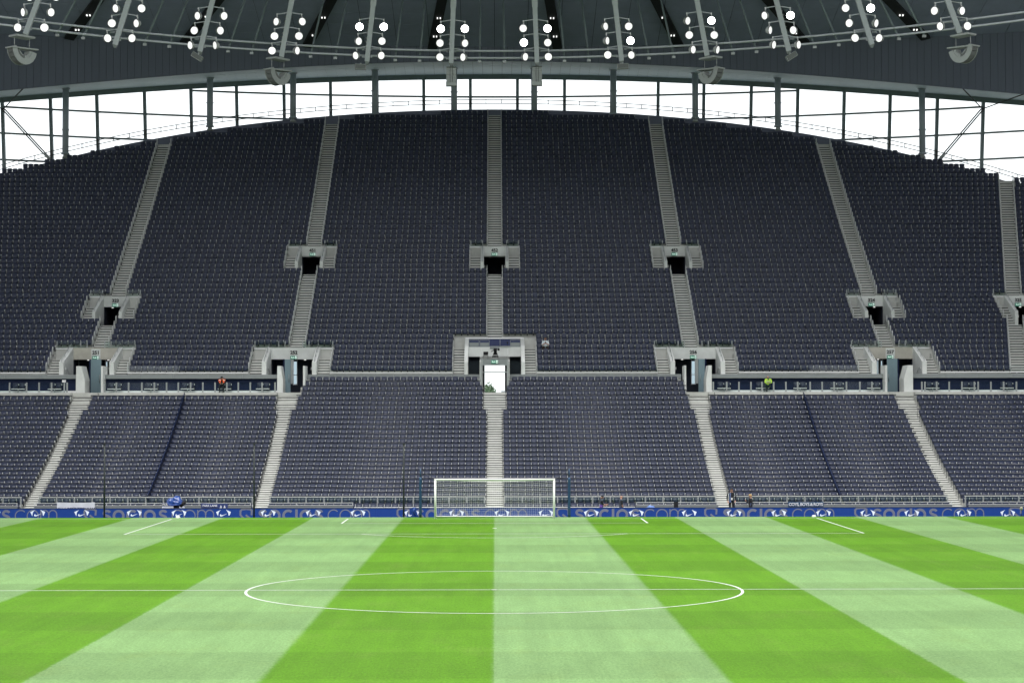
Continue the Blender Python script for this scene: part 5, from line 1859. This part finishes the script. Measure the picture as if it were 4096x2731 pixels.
def person(label, loc, rotz, pose, dress, hair=None, group=None, scale=1.0):
    J = dict(REST)
    J.update({k: v for k, v in pose.items() if k != 'gaze'})
    J = {k: Vector(v) for k, v in J.items()}
    t = thing('person', label, 'person', loc, rotz, group)
    t.scale = (scale,)*3
    keys = list(J)
    co = [J[k] for k in keys]
    rad = [RAD[k] if k in RAD else RAD[k.split('_')[1]] for k in keys]
    edges = [(keys.index(a), keys.index(b)) for a, b, _ in BONES]
    segs = [(J[a], J[b], r, min(RAD.get(a, RAD.get(a.split('_')[-1]))[0], RAD.get(b, RAD.get(b.split('_')[-1]))[0])) for a, b, r in BONES]
    for s, sg in (('l', -1), ('r', 1)):              # five fingers, unequal and slightly bent
        wr, ha = J[s+'_wr'], J[s+'_ha']
        d = (ha-wr).normalized()
        side = d.cross(Vector((0, 1, .2))).normalized()
        if side.length < .1:
            side = Vector((1, 0, 0))
        nrm = side.cross(d).normalized()
        for k, (off, ln) in enumerate(((-.03, .062), (-.011, .075), (.011, .070), (.03, .055))):
            b0 = ha+side*off+d*.015
            b1 = b0+d*ln*.55+nrm*.006
            b2 = b1+d*ln*.40+nrm*.022
            n0 = len(co)
            co += [b0, b1, b2]
            rad += [(.0095,)*2, (.009,)*2, (.0075,)*2]
            edges += [(keys.index(s+'_ha'), n0), (n0, n0+1), (n0+1, n0+2)]
            segs.append((b0, b2, 'hand', .01))
        b0 = wr.lerp(ha, .45)-side*.035*sg
        b1 = b0-side*.018*sg+d*.045+nrm*.012
        n0 = len(co)
        co += [b0, b1]
        rad += [(.012,)*2, (.009,)*2]
        edges += [(keys.index(s+'_ha'), n0), (n0, n0+1)]
        segs.append((b0, b1, 'hand', .01))
    me = bpy.data.meshes.new('figure')
    me.from_pydata(co, edges, [])
    ob = bpy.data.objects.new('figure', me)
    col.objects.link(ob)
    md = ob.modifiers.new('skin', 'SKIN')
    md.use_smooth_shade = True
    sv = me.skin_vertices[0].data
    for k, r in enumerate(rad):
        sv[k].radius = r
        sv[k].use_root = (k == 0)
    sb = ob.modifiers.new('sub', 'SUBSURF')
    sb.levels = sb.render_levels = 2
    dg = bpy.context.evaluated_depsgraph_get()
    bm_ = bpy.data.meshes.new_from_object(ob.evaluated_get(dg))
    bpy.data.objects.remove(ob)
    mats = sorted(set(dress.values()) | {'skin'})
    bm_.materials.clear()
    for mm in mats:
        bm_.materials.append(M[mm])
    A = np.array([s[0] for s in segs])
    B = np.array([s[1] for s in segs])
    rr_ = np.array([s[3] for s in segs])
    reg = [s[2] for s in segs]
    cen = np.zeros(len(bm_.polygons)*3, dtype=np.float32)
    bm_.polygons.foreach_get('center', cen)
    cen = cen.reshape(-1, 3)
    AB = B-A
    tt = np.clip(((cen[:, None]-A[None])*AB[None]).sum(2)/np.maximum((AB*AB).sum(1), 1e-9)[None], 0, 1)
    dist = np.linalg.norm(cen[:, None]-(A[None]+tt[..., None]*AB[None]), axis=2)-rr_[None]*.6
    best = dist.argmin(1)
    idx = [mats.index(dress.get(reg[b], 'skin')) for b in best]
    bm_.polygons.foreach_set('material_index', idx)
    bm_.update()
    body = inst('body', bm_, t)
    # face: nose, brows and eyes, mouth, ears on the front of the head
    hd, cr_ = J['head'], J['crown']
    upv = (cr_-J['neck']).normalized()
    fw = pose.get('gaze', (0, 1, -.1))
    fw = Vector(fw)
    fw = (fw-upv*fw.dot(upv)).normalized()
    rt = fw.cross(upv).normalized()
    c = hd.lerp(cr_, .1)
    mb = MB()
    def F(a, b, d): return c+rt*a+upv*b+fw*d
    mb.add([F(0, .02, .095), F(-.016, -.025, .095), F(.016, -.025, .095), F(0, -.022, .122)], [(0, 1, 3), (0, 3, 2), (1, 2, 3)])
    for s in (-1, 1):
        mb.add([F(s*.088, .03, -.01), F(s*.105, .025, -.02), F(s*.10, -.03, -.015), F(s*.086, -.03, -.005)], [(0, 1, 2, 3)])
    mb.build('nose_and_ears', 'skin', t)
    mb = MB()
    for s in (-1, 1):
        mb.add([F(s*.035-.016, .012, .098), F(s*.035+.016, .012, .098), F(s*.035+.014, .030, .097), F(s*.035-.014, .030, .097)], [(0, 1, 2, 3)])
    mb.add([F(-.024, -.056, .094), F(.024, -.056, .094), F(.02, -.048, .095), F(-.02, -.048, .095)], [(0, 1, 2, 3)])
    mb.build('eyes_and_mouth', 'hair_dark', t)
    if hair:
        hm_, drop, puff = hair
        bm2 = bmesh.new()
        bmesh.ops.create_icosphere(bm2, subdivisions=3, radius=1)
        dele = []
        for v in bm2.verts:
            n = v.co.copy()
            cut_ = -.05-drop if n.y < .15 else .30
            if n.z < cut_:
                dele.append(v)
            k = 1+puff*.12*math.sin(n.x*17+n.z*13)*math.sin(n.y*15)
            v.co = c+(rt*n.x*.098+fw*n.y*.112+upv*(n.z*.118+.012))*(1.0+puff*.25)*k
        bmesh.ops.delete(bm2, geom=dele, context='VERTS')
        hme = bpy.data.meshes.new('hair')
        bm2.to_mesh(hme)
        bm2.free()
        hme.materials.append(M[hm_])
        for p_ in hme.polygons:
            p_.use_smooth = True
        inst('hair', hme, t)
    return t, J, F

BLACK = {k: 'cloth_black' for k in ('belly', 'chest', 'upper_arm', 'forearm', 'thigh', 'shin', 'foot')}
SIT = {'pelvis': (0, 0, .52), 'waist': (0, .03, .67), 'chest': (0, .10, .88), 'neck': (0, .15, 1.05), 'head': (0, .21, 1.165), 'crown': (0, .22, 1.25),
       'l_sh': (-.19, .10, .98), 'r_sh': (.19, .10, .98), 'l_el': (-.25, .22, .74), 'r_el': (.25, .22, .74), 'l_wr': (-.10, .40, .70), 'r_wr': (.10, .40, .70), 'l_ha': (-.05, .46, .71), 'r_ha': (.05, .46, .71),
       'l_hip': (-.10, .05, .50), 'r_hip': (.10, .05, .50), 'l_kn': (-.17, .46, .55), 'r_kn': (.17, .46, .55), 'l_an': (-.13, .42, .09), 'r_an': (.13, .42, .09), 'l_toe': (-.15, .58, .045), 'r_toe': (.15, .58, .045)}
# steward in black with orange vest, bent over a phone
pose = dict(SIT)
pose.update({'head': (0, .27, 1.12), 'crown': (0, .31, 1.20), 'neck': (0, .17, 1.03), 'gaze': (0, .8, -.7)})
d = dict(BLACK)
q = at(889, 1550, Y_PL1-.45)
t, J, F = person('person in black hooded top and orange vest seated hunched on the platform', (q.x, Y_PL1-.45, FLOOR-.02), math.pi, pose, d, ('cloth_black', .55, .25))
for s in (-1, 1):
    MB().add([(s*.06, .20, 1.06), (s*.27, .12, 1.03), (s*.26, .235, .90), (s*.13, .275, .72), (s*.06, .27, .88), (s*.27, .0, 1.02), (s*.06, .0, 1.07)], [(0, 1, 2, 3, 4), (0, 6, 5, 1)]).build('vest_front', 'hivis_orange', t)
    MB().add([(s*.10, .235, 1.01), (s*.23, .20, .99), (s*.23, .24, .94), (s*.10, .275, .95)], [(0, 1, 2, 3)]).build('reflective_strip', 'hivis_strip', t)
MB().box(-.04, .04, .49, .50, .69, .82).build('phone', 'cloth_black', t)
# bald medic in yellow and green jacket, legs crossed
pose = dict(SIT)
pose.update({'l_kn': (-.06, .48, .62), 'l_an': (.12, .44, .30), 'l_toe': (.20, .55, .24), 'r_kn': (.14, .46, .56), 'r_an': (.16, .44, .09), 'r_toe': (.17, .60, .045), 'head': (.05, .22, 1.15), 'crown': (.07, .24, 1.23), 'gaze': (.4, .8, -.3)})
d = dict(BLACK)
d.update({'chest': 'hivis_yellow', 'upper_arm': 'hivis_yellow', 'forearm': 'hivis_yellow', 'belly': 'hivis_yellow', 'thigh': 'cloth_dark_green', 'shin': 'cloth_dark_green'})
mat('cloth_dark_green', (0.008, 0.022, 0.024), .85, .15, 12)
q = at(3072, 1550, Y_PL1-.45)
t, J, F = person('bald person in yellow and green jacket seated cross-legged on the platform', (q.x, Y_PL1-.45, FLOOR-.02), math.pi, pose, d)
MB().add([(-.19, .12, 1.06), (-.07, .23, 1.06), (0, .27, .92), (.07, .23, 1.06), (.19, .12, 1.06), (.10, .02, 1.12), (-.10, .02, 1.12)], [(0, 1, 6), (1, 2, 3), (3, 4, 5), (0, 6, 5, 4)]).build('collar', 'cloth_green', t)
for z in (.80,):
    MB().add([(-.18, .235, z), (.18, .235, z), (.18, .25, z+.05), (-.18, .25, z+.05)], [(0, 1, 2, 3)]).build('reflective_strip', 'hivis_strip', t)
# man in pale shirt in the upper terrace
pose = dict(SIT)
pose.update({'l_wr': (-.12, .36, .78), 'l_ha': (-.05, .40, .82), 'r_wr': (.12, .36, .78), 'r_ha': (.05, .40, .82), 'l_el': (-.27, .20, .72), 'r_el': (.27, .20, .72), 'head': (0, .14, 1.19), 'crown': (0, .13, 1.28), 'neck': (0, .10, 1.06), 'chest': (0, .05, .88), 'gaze': (0, 1, -.35),
             'l_kn': (-.20, .44, .55), 'r_kn': (.20, .44, .55)})
d = dict(BLACK)
d.update({'chest': 'cloth_white', 'belly': 'cloth_white', 'upper_arm': 'cloth_white', 'forearm': 'skin', 'thigh': 'cloth_brown', 'shin': 'cloth_brown'})
single_seat((sitter_x, UP_D[4], UP_Z[4]), 'navy seat folded down under the person in the pale shirt', None, True)
t, J, F = person('person in pale shirt and dark trousers seated alone among the empty seats, holding a phone', (sitter_x, UP_D[4]-.02, UP_Z[4]), math.pi, pose, d, ('hair_dark', .25, .1))
mb = MB()
mb.add([F(-.055, -.035, .094), F(.055, -.035, .094), F(.045, -.09, .085), F(0, -.105, .09), F(-.045, -.09, .085)], [(0, 4, 3, 2, 1)])
mb.build('beard', 'hair_dark', t)
MB().box(-.04, .04, .43, .44, .82, .96).build('phone', 'cloth_black', t)
o = MB().box(-.24, .24, -.55, -.28, 0, .02).build('laptop', 'plastic_white', None, (sitter_x, UP_D[4]-.02, UP_Z[4]+.64))
tag(o, 'white notebook lying on the lap of the seated person', 'notebook')
# two men standing on the track
TR = -.52
pose = {'head': (0, .07, 1.60), 'crown': (0, .08, 1.68), 'gaze': (0, .9, -.5), 'r_el': (.25, .06, 1.16), 'r_wr': (.16, .30, 1.10), 'r_ha': (.13, .38, 1.12), 'l_el': (-.25, .02, 1.15), 'l_wr': (-.20, .22, 1.02), 'l_ha': (-.16, .29, 1.03)}
d = dict(BLACK)
d.update({'forearm': 'skin', 'chest': 'cloth_charcoal', 'belly': 'cloth_purple'})
q = at(2405, 2031, 135.6)
t, J, F = person('person in black cap and grey vest over black shirt looking at phone behind the board', (q.x, 135.6, TR), R(-78), pose, d, ('cloth_black', .0, .12), None, .985)
MB().add([F(-.07, .05, .09), F(.07, .05, .09), F(.055, .03, .19), F(-.055, .03, .19), F(-.07, .065, .09), F(.07, .065, .09)], [(0, 1, 2, 3), (3, 2, 5, 4)]).build('cap_brim', 'cloth_black', t)
MB().box(-.03, .05, .40, .41, 1.10, 1.22).build('phone', 'cloth_black', t)
MB().box(.02, .12, .135, .142, 1.12, 1.26).build('pass_card', 'plastic_white', t)
pose = {'gaze': (.1, 1, -.12)}
q = at(2484, 2031, 135.7)
d2 = dict(BLACK)
d2.update({'forearm': 'skin', 'chest': 'cloth_charcoal', 'belly': 'cloth_charcoal'})
t, J, F = person('bald person in grey vest over black shirt walking behind the board', (q.x, 135.7, TR), R(-75), pose, d2, None, None, .985)
MB().box(-.05, .05, .135, .142, 1.05, 1.17).build('pass_card', 'plastic_white', t)
MB().add([F(-.05, -.04, .093), F(.05, -.04, .093), F(.04, -.09, .085), F(-.04, -.09, .085)], [(0, 1, 2, 3)]).build('beard', 'hair_dark', t)
# photographer and blond woman by the stairs of exit 256
pose = {'l_el': (-.29, -.02, 1.16), 'r_el': (.29, -.02, 1.16), 'l_wr': (-.25, .02, .93), 'r_wr': (.27, .02, .93), 'gaze': (.75, .65, 0)}
q = at(2926, 2020, 136.9)
t, J, F = person('tall person in black jacket with blue scarf and white pass below the stairs', (q.x, 136.9, -.15), math.pi, pose, BLACK, ('hair_dark', .0, .0))
mb = MB()
mb.add([(.05, .13, 1.48), (.13, .12, 1.46), (.16, .16, 1.05), (.17, .17, .82), (.04, .18, .82), (.06, .165, 1.10)], [(0, 1, 2, 5), (5, 2, 3, 4)])
mb.build('scarf', 'scarf_stripe', t)
MB().box(-.06, .05, .165, .172, .98, 1.13).build('pass_card', 'plastic_white', t)
for s in (-1, 1):
    MB().add([(s*.17, .10, 1.44), (s*.21, .09, 1.42), (s*.24, .11, 1.22), (s*.21, .12, 1.22)], [(0, 1, 2, 3)]).build('sleeve_stripe', 'cloth_white', t)
pose = {'r_el': (.22, .12, 1.20), 'r_wr': (.10, .30, 1.30), 'r_ha': (.06, .34, 1.37), 'gaze': (0, 1, .05)}
q = at(3003, 2031, 136.1)
t, J, F = person('person with curly blond hair, white scarf and black jacket beside the taller person', (q.x, 136.1, TR), R(100), pose, BLACK, ('hair_blond', .45, .55), None, .995)
mb = MB()
mb.add([(.02, .14, 1.48), (.12, .10, 1.48), (.13, .15, 1.10), (.12, .16, .75), (.02, .17, .75), (.03, .17, 1.12)], [(0, 1, 2, 5), (5, 2, 3, 4)])
mb.build('scarf', 'cloth_white', t)
MB().add([(-.14, .06, 1.30), (-.20, -.06, 1.30), (-.22, -.05, .85), (-.15, .08, .85)], [(0, 1, 2, 3)]).build('striped_scarf_end', 'scarf_stripe', t)

# ================================================================== what shows through the glazed doorway: a tree and a building outside
t = thing('broad_tree', 'hazy green tree outside seen through the glazed doorway', 'tree', (-2.2, 600, -1.2))
MB().tube([(0, 0, 0), (.1, 0, 3), (-.1, .1, 6), (0, 0, 9)], [.4, .32, .24, .1], 8).build('trunk', 'bark', t)
for k in range(7):
    a = k*.9
    MB().tube([(0, 0, 3.5+k*.6), (1.6*math.cos(a), 1.6*math.sin(a), 5.5+k*.7)], [.14, .05], 5).build('limb', 'bark', t)
nl = 5200
u_ = rng.normal(size=(nl, 3))
u_ /= np.linalg.norm(u_, axis=1)[:, None]
rad_ = rng.random(nl)**.45
lob = 1+.22*np.sin(u_[:, 0]*5+1)+.18*np.sin(u_[:, 1]*7+u_[:, 2]*4)
cc = u_*(rad_*lob)[:, None]*np.array([4.4, 4.2, 5.2])+np.array([0, 0, 10.6])
ax1 = rng.normal(size=(nl, 3))
ax1 /= np.linalg.norm(ax1, axis=1)[:, None]
ax2 = np.cross(ax1, rng.normal(size=(nl, 3)))
ax2 /= np.linalg.norm(ax2, axis=1)[:, None]
sz = rng.uniform(.28, .55, nl)[:, None]
V = np.stack([cc-ax1*sz, cc+ax2*sz*.6, cc+ax1*sz, cc-ax2*sz*.6], 1).reshape(-1, 3)
MB().add(V.tolist(), [(4*k, 4*k+1, 4*k+2, 4*k+3) for k in range(nl)]).build('crown', 'leaf_green', t)
t = thing('far_building', 'pale building outside seen through the glazed doorway', 'building', (5.4, 700, -1.2))
MB().box(-3, 9, 0, 12, 0, 15.5).build('wall', 'far_building', t)
MB().box(-3.3, 9.3, -.3, 12.3, 15.5, 16).build('roof', 'far_building', t)
for a in range(4):
    for b in range(4):
        MB().box(-2+2.8*a, -.6+2.8*a, -.05, .1, 2+3.3*b, 3.8+3.3*b).build('window', 'window_dark', t)
